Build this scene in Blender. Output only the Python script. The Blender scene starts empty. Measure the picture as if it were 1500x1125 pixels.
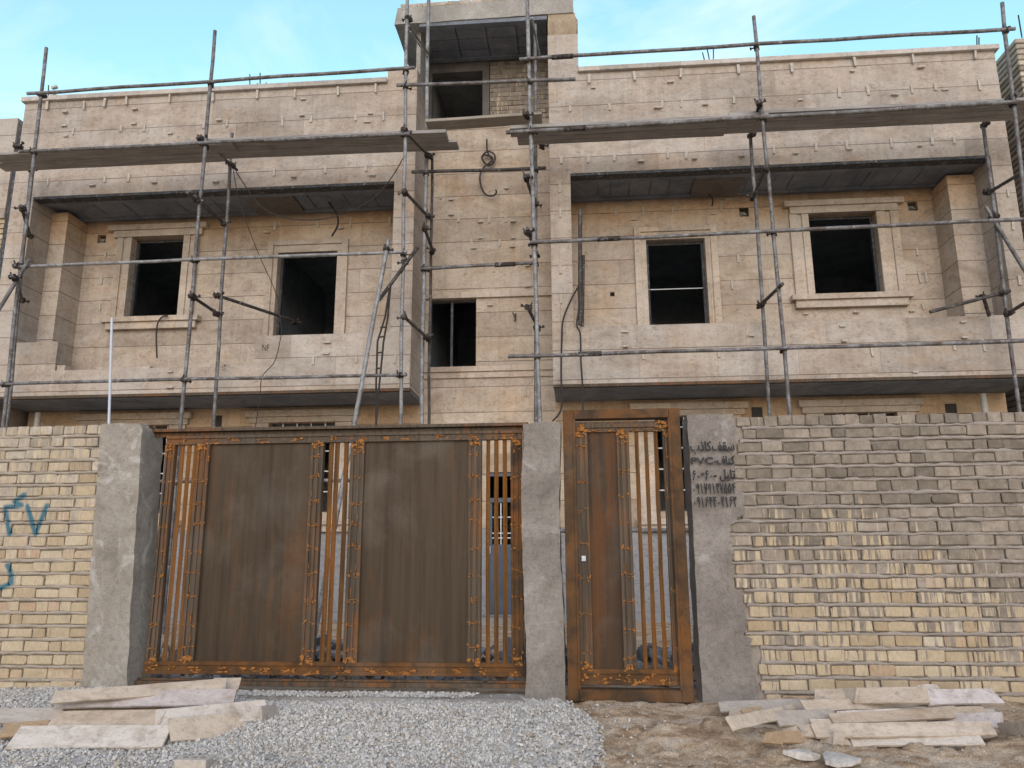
import bpy, math, random
from mathutils import Vector, Matrix, noise
R = math.radians
rnd = random.Random(7)
S = bpy.context.scene
COL = S.collection

# ------------------------------------------------------------------ camera
PITCH, YAW, ROLL, FPX = 12.4, -4.73, -0.26, 1141.0
CAM = Vector((0, -6.3, 1.27))
_p, _y, _r = R(PITCH), R(YAW), R(ROLL)
FWD = Vector((math.sin(_y)*math.cos(_p), math.cos(_y)*math.cos(_p), math.sin(_p)))
_rt = Vector((math.cos(_y), -math.sin(_y), 0)); _up = _rt.cross(FWD)
RT = _rt*math.cos(_r) + _up*math.sin(_r)
UP = -_rt*math.sin(_r) + _up*math.cos(_r)
cd = bpy.data.cameras.new('camera'); cam = bpy.data.objects.new('camera', cd); COL.objects.link(cam)
cd.sensor_width = 36; cd.lens = FPX/1500*36; cd.clip_end = 3000; cd.clip_start = 0.05
m = Matrix((RT, UP, -FWD)).transposed().to_4x4(); m.translation = CAM
cam.matrix_world = m
S.camera = cam

def ray(px, py): return FWD + RT*((px-750)/FPX) - UP*((py-562.5)/FPX)
def at(px, py, Y):                      # measured point of the photo on the plane y = Y
    d = ray(px, py); return CAM + d*((Y-CAM.y)/d.y)
def atz(px, py, Z):
    d = ray(px, py); return CAM + d*((Z-CAM.z)/d.z)
def aX(px, py, Y): return at(px, py, Y).x
def aZ(px, py, Y): return at(px, py, Y).z

# ------------------------------------------------------------------ node helpers
class NT:
    def __init__(s, name):
        s.m = bpy.data.materials.new(name); s.m.use_nodes = True
        s.t = s.m.node_tree; s.t.nodes.clear()
        s.out = s.n('ShaderNodeOutputMaterial'); s.b = s.n('ShaderNodeBsdfPrincipled')
        s.l(s.b.outputs[0], s.out.inputs[0]); s.b.inputs['Roughness'].default_value = .85
        s.b.inputs['Specular IOR Level'].default_value = .3
        s._pos = None
    def n(s, t, **k):
        x = s.t.nodes.new(t)
        for a, b in k.items(): setattr(x, a, b)
        return x
    def l(s, a, b): s.t.links.new(a, b)
    def _in(s, x, i, v):
        if v is None: return
        if hasattr(v, 'is_output'): s.l(v, x.inputs[i])
        else: x.inputs[i].default_value = v
    def pos(s):
        if s._pos is None: s._pos = s.n('ShaderNodeNewGeometry').outputs['Position']
        return s._pos
    def obj(s): return s.n('ShaderNodeTexCoord').outputs['Object']
    def island(s): return s.n('ShaderNodeNewGeometry').outputs['Random Per Island']
    def orand(s): return s.n('ShaderNodeObjectInfo').outputs['Random']
    def vscale(s, v, sc):
        x = s.n('ShaderNodeVectorMath', operation='MULTIPLY'); s._in(x, 0, v); x.inputs[1].default_value = sc; return x.outputs[0]
    def vm(s, op, a, b=None):
        x = s.n('ShaderNodeVectorMath', operation=op); s._in(x, 0, a); s._in(x, 1, b); return x
    def math(s, op, a, b=None, clamp=False):
        x = s.n('ShaderNodeMath', operation=op); x.use_clamp = clamp; s._in(x, 0, a); s._in(x, 1, b); return x.outputs[0]
    def noise(s, v, scale, detail=4, rough=.55, dist=0, sc=None):
        if sc: v = s.vscale(v, sc)
        x = s.n('ShaderNodeTexNoise'); s._in(x, 'Vector', v); x.inputs['Scale'].default_value = scale
        x.inputs['Detail'].default_value = detail; x.inputs['Roughness'].default_value = rough; x.inputs['Distortion'].default_value = dist
        return x.outputs[0]
    def ramp(s, f, stops):
        x = s.n('ShaderNodeValToRGB'); s._in(x, 0, f); e = x.color_ramp.elements
        while len(e) < len(stops): e.new(.5)
        for k, (p, c) in enumerate(stops):
            e[k].position = p; c = c if hasattr(c, '__len__') else (c, c, c); e[k].color = (*c[:3], 1)
        return x.outputs[0]
    def mr(s, f, a, b, c=0, d=1):
        x = s.n('ShaderNodeMapRange'); s._in(x, 0, f)
        for i, v in enumerate((a, b, c, d)): x.inputs[i+1].default_value = v
        return x.outputs[0]
    def mix(s, f, a, b, mode='MIX'):
        x = s.n('ShaderNodeMix', data_type='RGBA', blend_type=mode); s._in(x, 0, f)
        for i, v in ((6, a), (7, b)):
            if v is not None and not hasattr(v, 'is_output') and len(v) == 3: v = (*v, 1)
            s._in(x, i, v)
        return x.outputs[2]
    def sep(s, v):
        x = s.n('ShaderNodeSeparateXYZ'); s._in(x, 0, v); return x.outputs
    def comb(s, a, b, c):
        x = s.n('ShaderNodeCombineXYZ'); s._in(x, 0, a); s._in(x, 1, b); s._in(x, 2, c); return x.outputs[0]
    def bump(s, h, strength=.4, dist=.01, nrm=None):
        x = s.n('ShaderNodeBump'); s._in(x, 'Height', h); x.inputs['Strength'].default_value = strength; x.inputs['Distance'].default_value = dist
        s._in(x, 'Normal', nrm); s.l(x.outputs[0], s.b.inputs['Normal']); return x.outputs[0]
    def set(s, **k):
        for a, v in k.items(): s._in(s.b, a.replace('_', ' '), (*v, 1) if isinstance(v, tuple) and len(v) == 3 else v)
        return s.m

def mat_trav(name, c1, c2, c3, zoff=0.0, rowh=.49, bw=1.25, warm=None, foot=None):
    t = NT(name); p = t.pos(); x, y, z = t.sep(p)
    u = t.math('ADD', x, y); zz = t.math('ADD', z, zoff)
    v2 = t.comb(u, zz, 0.0)
    br = t.n('ShaderNodeTexBrick'); t.l(v2, br.inputs[0]); br.offset = .37; br.squash = 1
    br.inputs['Scale'].default_value = 1; br.inputs['Mortar Size'].default_value = .0045; br.inputs['Mortar Smooth'].default_value = .3
    br.inputs['Brick Width'].default_value = bw; br.inputs['Row Height'].default_value = rowh; br.inputs['Bias'].default_value = 0
    br.inputs['Color1'].default_value = (0, 0, 0, 1); br.inputs['Color2'].default_value = (1, 1, 1, 1); br.inputs['Mortar'].default_value = (.5, .5, .5, 1)
    n1 = t.noise(p, 1.3, 6, .62, .8, (1, 1, 2.2))
    n2 = t.noise(p, 9, 8, .7, 1.6, (1, 1, 1.5))
    col = t.ramp(n1, [(.3, c1), (.52, c2), (.72, c3)])
    vein = t.ramp(n2, [(.36, .62), (.46, .92), (.56, 1.04), (.7, 1.1)])
    col = t.mix(.8, col, vein, 'MULTIPLY')
    col = t.mix(.55, col, t.ramp(br.outputs[0], [(0, (.66, .62, .58)), (.3, (.95, .96, .98)), (.55, (1.0, .93, .85)), (.8, (1.12, 1.12, 1.13)), (1, (.86, .78, .70))]), 'MULTIPLY')
    pits = t.ramp(t.noise(p, 55, 3, .6, .4, (1, 1, 1.8)), [(.3, .55), (.38, 1)])
    col = t.mix(.6, col, pits, 'MULTIPLY')
    runs = t.ramp(t.noise(p, 3.2, 5, .7, .3, (2.4, 2.4, .22)), [(.42, 1), (.62, .74)])
    col = t.mix(.45, col, runs, 'MULTIPLY')
    tan = t.ramp(t.noise(p, .8, 6, .65, 1.1, (1, 1, 1.7)), [(.53, 0), (.68, .6)])
    col = t.mix(tan, col, t.mix(1, col, (1.06, .90, .74), 'MULTIPLY'))
    dust = t.ramp(t.noise(p, .9, 5, .6, .5), [(.5, 0), (.75, .45)])
    col = t.mix(dust, col, (.50, .46, .42))
    if warm:
        wn = t.math('ADD', z, t.math('MULTIPLY', t.math('SUBTRACT', t.noise(p, 2.2, 5), .5), .5))
        f = t.mr(wn, warm[0], warm[1], 0, warm[2])
        col = t.mix(f, col, t.mix(1, col, (1.1, .86, .64), 'MULTIPLY'))
    hl = t.math('ABSOLUTE', t.math('SUBTRACT', t.math('FRACT', t.math('DIVIDE', zz, rowh)), .5))
    wob = t.math('MULTIPLY', t.noise(p, 1.7, 4), .012/rowh)
    hl = t.mr(t.math('ADD', hl, wob), .5-.004/rowh, .5+.004/rowh, 0, 1)
    col = t.mix(t.math('MULTIPLY', br.outputs[1], .55), col, (.24, .19, .15))
    col = t.mix(t.math('MULTIPLY', hl, .95), col, (.13, .10, .08))
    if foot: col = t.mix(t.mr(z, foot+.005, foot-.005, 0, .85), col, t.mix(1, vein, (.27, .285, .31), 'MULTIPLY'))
    t.set(Base_Color=col, Roughness=.8)
    h = t.math('SUBTRACT', t.math('MULTIPLY', n2, .5), t.math('MULTIPLY', br.outputs[1], .8))
    t.bump(h, .35, .012)
    return t.m

def mat_conc(name, c1, c2, c3, scale=1.0, bump=.6, patch=None):
    t = NT(name); p = t.pos()
    n1 = t.noise(p, 1.7*scale, 7, .68, .7); n2 = t.noise(p, 22*scale, 8, .75, .4); n3 = t.noise(p, 90*scale, 3, .7)
    col = t.ramp(n1, [(.32, c1), (.5, c2), (.68, c3)])
    col = t.mix(.7, col, t.ramp(n2, [(.32, .6), (.5, 1), (.68, 1.18)]), 'MULTIPLY')
    col = t.mix(.5, col, t.ramp(n3, [(.35, .7), (.55, 1.1)]), 'MULTIPLY')
    if patch:
        f = t.ramp(t.noise(p, patch[1], 6, .7, 1.2), [(patch[2], 0), (patch[2]+.1, .8)])
        col = t.mix(f, col, patch[0])
    t.set(Base_Color=col, Roughness=.92)
    t.bump(t.math('ADD', n2, t.math('MULTIPLY', n3, .6)), bump, .012)
    return t.m

def spray(t, col, strokes):
    """blue spray paint strokes on the plane y = 0"""
    p = t.pos(); x, y, z = t.sep(p); nz_ = t.noise(p, 45, 4, .7); d = None
    for (ax, az), (bx, bz) in strokes:
        A = Vector((ax, 0, az)); B = Vector((bx, 0, bz)); AB = B-A
        pa = t.vm('SUBTRACT', t.comb(x, 0.0, z), tuple(A)).outputs[0]
        h = t.math('DIVIDE', t.vm('DOT_PRODUCT', pa, tuple(AB)).outputs['Value'], AB.dot(AB), True)
        sc = t.n('ShaderNodeVectorMath', operation='SCALE'); sc.inputs[0].default_value = tuple(AB); t.l(h, sc.inputs['Scale'])
        dd = t.vm('DISTANCE', pa, sc.outputs[0]).outputs['Value']
        d = dd if d is None else t.math('MINIMUM', d, dd)
    d = t.math('ADD', d, t.math('MULTIPLY', t.math('SUBTRACT', nz_, .5), .022))
    return t.mix(t.mr(d, .011, .030, .88, 0), col, (.012, .125, .19))

def mat_brick(name, ytop, ybot, zlo, zhi, strokes=None, dirtmax=1.0):
    """yellow bricks, grey cement slurry smeared down over the upper courses in streaks"""
    t = NT(name); p = t.pos(); x, y, z = t.sep(p); isl = t.island()
    base = t.ramp(isl, [(0, (.37, .28, .18)), (.2, (.44, .35, .235)), (.5, (.47, .38, .265)), (.8, (.51, .425, .305)), (.94, (.42, .30, .20)), (1, (.53, .47, .37))])
    fine = t.noise(p, 70, 5, .7, 0, (2.6, 1, .35))
    base = t.mix(.85, base, t.ramp(fine, [(.3, .66), (.55, 1.05), (.75, 1.18)]), 'MULTIPLY')
    rough = t.noise(p, 7, 6, .7, .6)
    base = t.mix(.6, base, t.ramp(rough, [(.3, .75), (.6, 1.08)]), 'MULTIPLY')
    # cement slurry: vertical drips
    big = t.noise(p, 1.1, 4, .55, .4)
    drip = t.noise(t.comb(t.math('MULTIPLY', x, 34), t.math('MULTIPLY', z, 2.4), t.math('MULTIPLY', isl, 1.2)), 1, 2.5, .55, .2)
    zz = t.math('ADD', t.math('ADD', z, t.math('MULTIPLY', t.math('SUBTRACT', isl, .5), .45)), t.math('MULTIPLY', t.math('SUBTRACT', big, .5), 1.9))
    amt = t.mr(zz, zlo, zhi, .08, dirtmax)
    thr = t.mr(amt, 0, 1, .24, .78)
    f = t.math('SUBTRACT', thr, drip); f = t.mr(f, -.02, .035, 0, .93)
    cem = t.ramp(t.noise(p, 13, 7, .7, .3), [(.3, ytop[0]), (.5, ytop[1]), (.7, ytop[2])])
    cem = t.mix(.8, cem, t.ramp(isl, [(0, .6), (.5, 1), (.8, 1.15), (1, 1.5)]), 'MULTIPLY')
    cem = t.mix(.6, cem, t.ramp(fine, [(.3, .7), (.6, 1.1)]), 'MULTIPLY')
    col = t.mix(f, base, cem)
    stain = t.ramp(t.noise(p, 2.2, 5, .6, 1.5, (.6, 1, 2.4)), [(.64, 0), (.72, .5)])
    col = t.mix(stain, col, (.30, .17, .09))
    if strokes: col = spray(t, col, strokes)
    t.set(Base_Color=col, Roughness=.9)
    t.bump(t.math('ADD', t.math('MULTIPLY', fine, .6), rough), .55, .008)
    return t.m

def mat_mortar(name, c, strokes=None):
    t = NT(name); p = t.pos(); n1 = t.noise(p, 5, 7, .7, .5); n2 = t.noise(p, 60, 5, .7)
    col = t.ramp(n1, [(.3, tuple(k*.7 for k in c)), (.6, c), (.75, tuple(k*1.2 for k in c))])
    col = t.mix(.6, col, t.ramp(n2, [(.3, .65), (.6, 1.1)]), 'MULTIPLY')
    if strokes: col = spray(t, col, strokes)
    t.set(Base_Color=col, Roughness=.95); t.bump(t.math('ADD', n2, n1), .8, .012); return t.m

def mat_steel(name, c1, c2, c3, rough=.6, metal=.25, scale=1.0):
    t = NT(name); p = t.pos()
    n1 = t.noise(p, 6*scale, 7, .7, .6); n2 = t.noise(p, 45*scale, 5, .7)
    col = t.ramp(n1, [(.33, c1), (.5, c2), (.66, c3)])
    col = t.mix(.7, col, t.ramp(n2, [(.32, .6), (.55, 1.08), (.7, 1.2)]), 'MULTIPLY')
    spl = t.ramp(t.noise(p, 13*scale, 7, .8, .5), [(.56, 0), (.64, .8)])
    col = t.mix(spl, col, (.40, .385, .37))
    rs = t.ramp(t.noise(p, 4*scale, 6, .7, .8), [(.56, 0), (.64, .65)])
    col = t.mix(rs, col, (.085, .05, .033))
    t.set(Base_Color=col, Metallic=metal, Roughness=t.mr(n2, .3, .7, rough-.12, rough+.2))
    t.bump(n2, .25, .004); return t.m

def mat_rust(name, dark, mid, orange, amount=.5, streak=True, sf=34, metal=.2, rg=.5):
    t = NT(name); p = t.pos()
    st = t.noise(p, 1, 6, .65, .4, (sf, sf, sf/26) if streak else (6, 6, 6))
    bl = t.noise(p, 1.6, 6, .65, .5, (1, 1, .55)); fi = t.noise(p, 60, 5, .75)
    col = t.ramp(st, [(.3, dark), (.52, mid), (.75, tuple(k*1.25 for k in mid))])
    f = t.math('ADD', t.math('MULTIPLY', bl, .6), t.math('MULTIPLY', st, .4))
    f = t.ramp(f, [(amount, 0), (amount+.13, .85)])
    col = t.mix(f, col, t.ramp(fi, [(.3, tuple(k*.7 for k in orange)), (.7, orange)]))
    col = t.mix(.6, col, t.ramp(fi, [(.3, .7), (.6, 1.1)]), 'MULTIPLY')
    pale = t.ramp(t.noise(p, 2.2, 5, .6, .3, (1, 1, .8)), [(.52, 0), (.75, .35)])
    col = t.mix(pale, col, (.155, .135, .115))
    t.set(Base_Color=col, Metallic=metal, Roughness=t.mr(fi, .3, .7, rg, rg+.33)); t.bump(fi, .3, .003); return t.m

def mat_plain(name, c, rough=.7, metal=0.0, var=.25, scale=20):
    t = NT(name); p = t.pos(); n1 = t.noise(p, scale, 6, .65, .3)
    col = t.ramp(n1, [(.3, tuple(k*(1-var) for k in c)), (.7, tuple(min(1, k*(1+var)) for k in c))])
    t.set(Base_Color=col, Roughness=rough, Metallic=metal); t.bump(n1, .2, .004); return t.m

def mat_slab(name):
    t = NT(name); o = t.obj(); r = t.orand(); p = t.pos()
    off = t.n('ShaderNodeVectorMath', operation='ADD'); t.l(o, off.inputs[0]); t.l(t.comb(t.math('MULTIPLY', r, 40), t.math('MULTIPLY', r, 17), 0.0), off.inputs[1]); o = off.outputs[0]
    n1 = t.noise(o, 3, 7, .68, 1.4, (1, 3, 3)); n2 = t.noise(o, 26, 7, .75, .8, (1, 2, 2))
    c = t.mix(1, t.n('ShaderNodeObjectInfo').outputs['Color'], t.ramp(r, [(0, (.90, .88, .86)), (1, (1.05, 1.05, 1.05))]), 'MULTIPLY')
    c = t.mix(.75, c, t.ramp(n1, [(.3, (.74, .68, .62)), (.55, (1.02, 1, .98)), (.75, (1.12, 1.1, 1.1))]), 'MULTIPLY')
    c = t.mix(.85, c, t.ramp(n2, [(.3, .45), (.45, 1), (.7, 1.12)]), 'MULTIPLY')
    dirt = t.ramp(t.noise(p, 9, 6, .7, .5), [(.5, 0), (.68, .7)])
    c = t.mix(dirt, c, (.27, .22, .17))
    t.set(Base_Color=c, Roughness=.82); t.bump(n2, .4, .006); return t.m

def mat_wood(name, c1, c2, ax=0):
    t = NT(name); p = t.pos(); sc = (1.2, 22, 40) if ax == 0 else (22, 22, 1.2)
    n1 = t.noise(p, 1, 6, .65, .6, sc); n2 = t.noise(p, 2.5, 6, .7, .5)
    c = t.ramp(n1, [(.3, c1), (.65, c2)])
    c = t.mix(.7, c, t.ramp(n2, [(.3, .65), (.6, 1.05), (.75, 1.2)]), 'MULTIPLY')
    spl = t.ramp(t.noise(p, 8, 6, .75, .5), [(.62, 0), (.7, .6)])
    c = t.mix(spl, c, (.33, .31, .29))
    t.set(Base_Color=c, Roughness=.85); t.bump(n1, .3, .005); return t.m

M = {}
M['trav_front'] = mat_trav('travertine_front', (0.344, 0.287, 0.239), (0.436, 0.379, 0.329), (0.487, 0.441, 0.397), zoff=-8.93+.49*20, rowh=.49)
M['trav_back'] = mat_trav('travertine_recess', (0.379, 0.305, 0.241), (0.489, 0.414, 0.344), (0.553, 0.487, 0.422), zoff=-7.42+.46*20, rowh=.46, bw=1.6, warm=(6.95, 7.4, .75))
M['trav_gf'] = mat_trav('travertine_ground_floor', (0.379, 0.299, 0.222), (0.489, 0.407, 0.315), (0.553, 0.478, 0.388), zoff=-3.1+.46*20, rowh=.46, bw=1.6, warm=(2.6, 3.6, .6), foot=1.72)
M['trav_core'] = mat_trav('travertine_core', (0.390, 0.310, 0.239), (0.500, 0.418, 0.337), (0.568, 0.495, 0.417), zoff=-7.42+.46*20, rowh=.46, bw=1.6)
M['trav_trim'] = mat_trav('travertine_trim', (0.438, 0.360, 0.288), (0.539, 0.455, 0.377), (0.601, 0.518, 0.443), rowh=60, bw=.9)
M['trav_cap'] = mat_trav('travertine_cap', (0.432, 0.388, 0.343), (0.501, 0.460, 0.427), (0.535, 0.505, 0.476), rowh=60, bw=1.4)
M['chip'] = mat_plain('stone_chip', (0.446, 0.402, 0.350), .8, 0, .2, 30)
M['conc'] = mat_conc('raw_concrete', (.22, .205, .185), (.31, .29, .265), (.40, .38, .35), 1)
M['pillar'] = mat_conc('cement_plaster', (0.223, 0.196, 0.164), (0.307, 0.274, 0.235), (0.365, 0.338, 0.297), 1.2, .8, ((.50, .475, .45), 2.6, .55))
M['pillar_mid'] = mat_conc('rough_cement', (0.190, 0.168, 0.148), (0.269, 0.240, 0.214), (0.347, 0.317, 0.289), 1.3, 1.0, ((.42, .40, .385), 3.0, .58))
M['pillar_grey'] = mat_conc('grey_cement', (0.186, 0.161, 0.145), (0.255, 0.226, 0.204), (0.321, 0.291, 0.266), 1.2, .9, ((.42, .395, .375), 2.4, .57))
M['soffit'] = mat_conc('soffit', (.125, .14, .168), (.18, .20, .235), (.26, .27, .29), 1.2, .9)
M['patch'] = mat_conc('mud_plaster', (.10, .09, .08), (.15, .135, .12), (.19, .175, .16), 1)
M['dark'] = mat_conc('interior', (.22, .25, .28), (.30, .33, .36), (.36, .39, .42), 1)
M['darksteel'] = mat_steel('dark_primed_steel', (.03, .033, .04), (.05, .055, .062), (.085, .09, .095), .6, .2)
M['tube'] = mat_steel('scaffold_steel', (.075, .055, .045), (.145, .14, .142), (.26, .262, .272), .55, .25)
M['tube_light'] = mat_steel('scaffold_steel_pale', (.12, .11, .105), (.23, .23, .235), (.36, .36, .365), .55, .25)
M['tube_dark'] = mat_steel('scaffold_steel_dark', (.035, .03, .028), (.07, .062, .06), (.12, .115, .115), .6, .3)
M['coupler'] = mat_steel('coupler_iron', (.025, .02, .018), (.05, .042, .04), (.09, .08, .075), .7, .3)
M['board'] = mat_wood('scaffold_board', (.20, .185, .175), (.37, .35, .335))
M['board_pale'] = mat_wood('scaffold_board_pale', (.26, .225, .185), (.40, .355, .30))
cemR = ((.145, .122, .10), (.215, .183, .152), (.30, .258, .215)); cemL = ((.26, .222, .18), (.36, .312, .255), (.45, .395, .33))
M['brick_r'] = mat_brick('yellow_brick_smeared', cemR, None, .35, 1.8)
def zx(px, py):
    v = at(px, py, 0); return (v.x, v.z)
_st = []
for line in ([(35.5, 724.7), (20.4, 735), (31, 740), (7, 743), (9, 759), (14, 782)], [(40, 741.5), (51.5, 782), (68.5, 740.7)], [(11, 828), (17, 843), (17, 853.5), (0, 862), (-14, 865)]):
    for a, b in zip(line, line[1:]): _st.append((zx(*a), zx(*b)))
M['brick_l'] = mat_brick('yellow_brick', cemL, None, .75, 2.9, _st, .8)
M['brick_far'] = mat_brick('pale_brick', cemL, None, 2, 14, None, .8)
M['brick_tower'] = mat_brick('cement_smeared_brick', cemR, None, 7.5, 11.2)
M['dark_conc'] = mat_conc('shaded_concrete', (.09, .08, .075), (.135, .125, .118), (.18, .17, .16), 1.4, .9)  # darker concrete: shadow under the stair roof put into the base colour
M['mortar_r'] = mat_mortar('mortar_grey', (.36, .315, .28)); M['mortar_l'] = mat_mortar('mortar_beige', (.41, .355, .295), _st)
M['rust'] = mat_rust('rusty_frame', (.035, .021, .012), (.080, .042, .017), (.215, .082, .017), .47, False)
M['sheet'] = mat_rust('mill_steel_sheet', (.037, .026, .018), (.060, .042, .028), (.12, .055, .02), .53, True, 15, .5, .38)
M['sheet_rust'] = mat_rust('rusty_sheet', (0.038, 0.022, 0.013), (0.059, 0.034, 0.019), (0.144, 0.053, 0.012), .49, True, 13)
M['bar_rust'] = mat_rust('rusty_bar', (.06, .036, .019), (.145, .074, .028), (.31, .128, .03), .42)
M['stile'] = mat_rust('weathered_stile', (.038, .029, .021), (.09, .066, .046), (.24, .092, .022), .495)
M['weld'] = mat_plain('weld_rust', (.29, .12, .03), .85, 0, .6, 60)
M['door_blue'] = mat_plain('blue_grey_paint', (.075, .10, .135), .45, 0, .2, 5)
M['grille'] = mat_plain('white_grille', (.55, .56, .58), .5, 0, .1)
M['white'] = mat_plain('white_plastic', (.50, .53, .58), .4, 0, .06)
M['pipe'] = mat_plain('grey_pipe', (.42, .40, .37), .5, 0, .15)
M['cable'] = mat_plain('cable_black', (.035, .03, .028), .6, 0, .2)
M['slab'] = mat_slab('loose_travertine')
M['shard'] = mat_plain('plaster_shard', (.46, .43, .40), .85, 0, .3, 25)
M['paint_black'] = None
t = NT('stencil_paint'); p = t.pos()
t.set(Base_Color=t.ramp(t.noise(p, 90, 4, .7), [(.4, (.02, .019, .02)), (.72, (.09, .083, .08))]), Roughness=.9); M['paint_black'] = t.m

def mat_ground():
    t = NT('sandy_ground'); p = t.pos()
    a = t.noise(p, 2.3, 8, .66, 1.4, (1, 1.5, 6)); b = t.noise(p, 24, 8, .75, .4); c = t.noise(p, 150, 4, .8)
    col = t.ramp(a, [(.36, (.34, .225, .14)), (.45, (.50, .36, .24)), (.51, (.64, .49, .35)), (.6, (.72, .60, .47))])
    col = t.mix(.7, col, t.ramp(b, [(.3, .68), (.5, 1), (.7, 1.2)]), 'MULTIPLY')
    col = t.mix(.75, col, t.ramp(c, [(.36, .45), (.5, 1), (.64, 1.45)]), 'MULTIPLY')
    t.set(Base_Color=col, Roughness=.97); t.bump(t.math('ADD', t.math('MULTIPLY', c, .5), b), 1.0, .03); return t.m
M['ground'] = mat_ground()
def mat_gravel(name, lo, hi):
    t = NT(name); i = t.island(); p = t.pos()
    col = t.ramp(i, [(0, tuple(k*.7 for k in lo)), (.15, lo), (.7, hi), (.9, tuple(k*1.12 for k in hi)), (.93, (.42, .35, .27)), (1, (.34, .29, .23))])
    col = t.mix(.4, col, t.ramp(t.noise(p, 150, 3, .6), [(.3, .75), (.7, 1.1)]), 'MULTIPLY')
    dust = t.ramp(t.noise(p, 1.5, 5, .6, .6), [(.55, 0), (.75, .5)])
    col = t.mix(dust, col, (.42, .36, .29))
    t.set(Base_Color=col, Roughness=.9); return t.m
M['gravel'] = mat_gravel('white_gravel', (.41, .395, .375), (.56, .545, .52))
M['rubble'] = mat_gravel('rubble', (.16, .165, .18), (.36, .365, .385))

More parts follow.
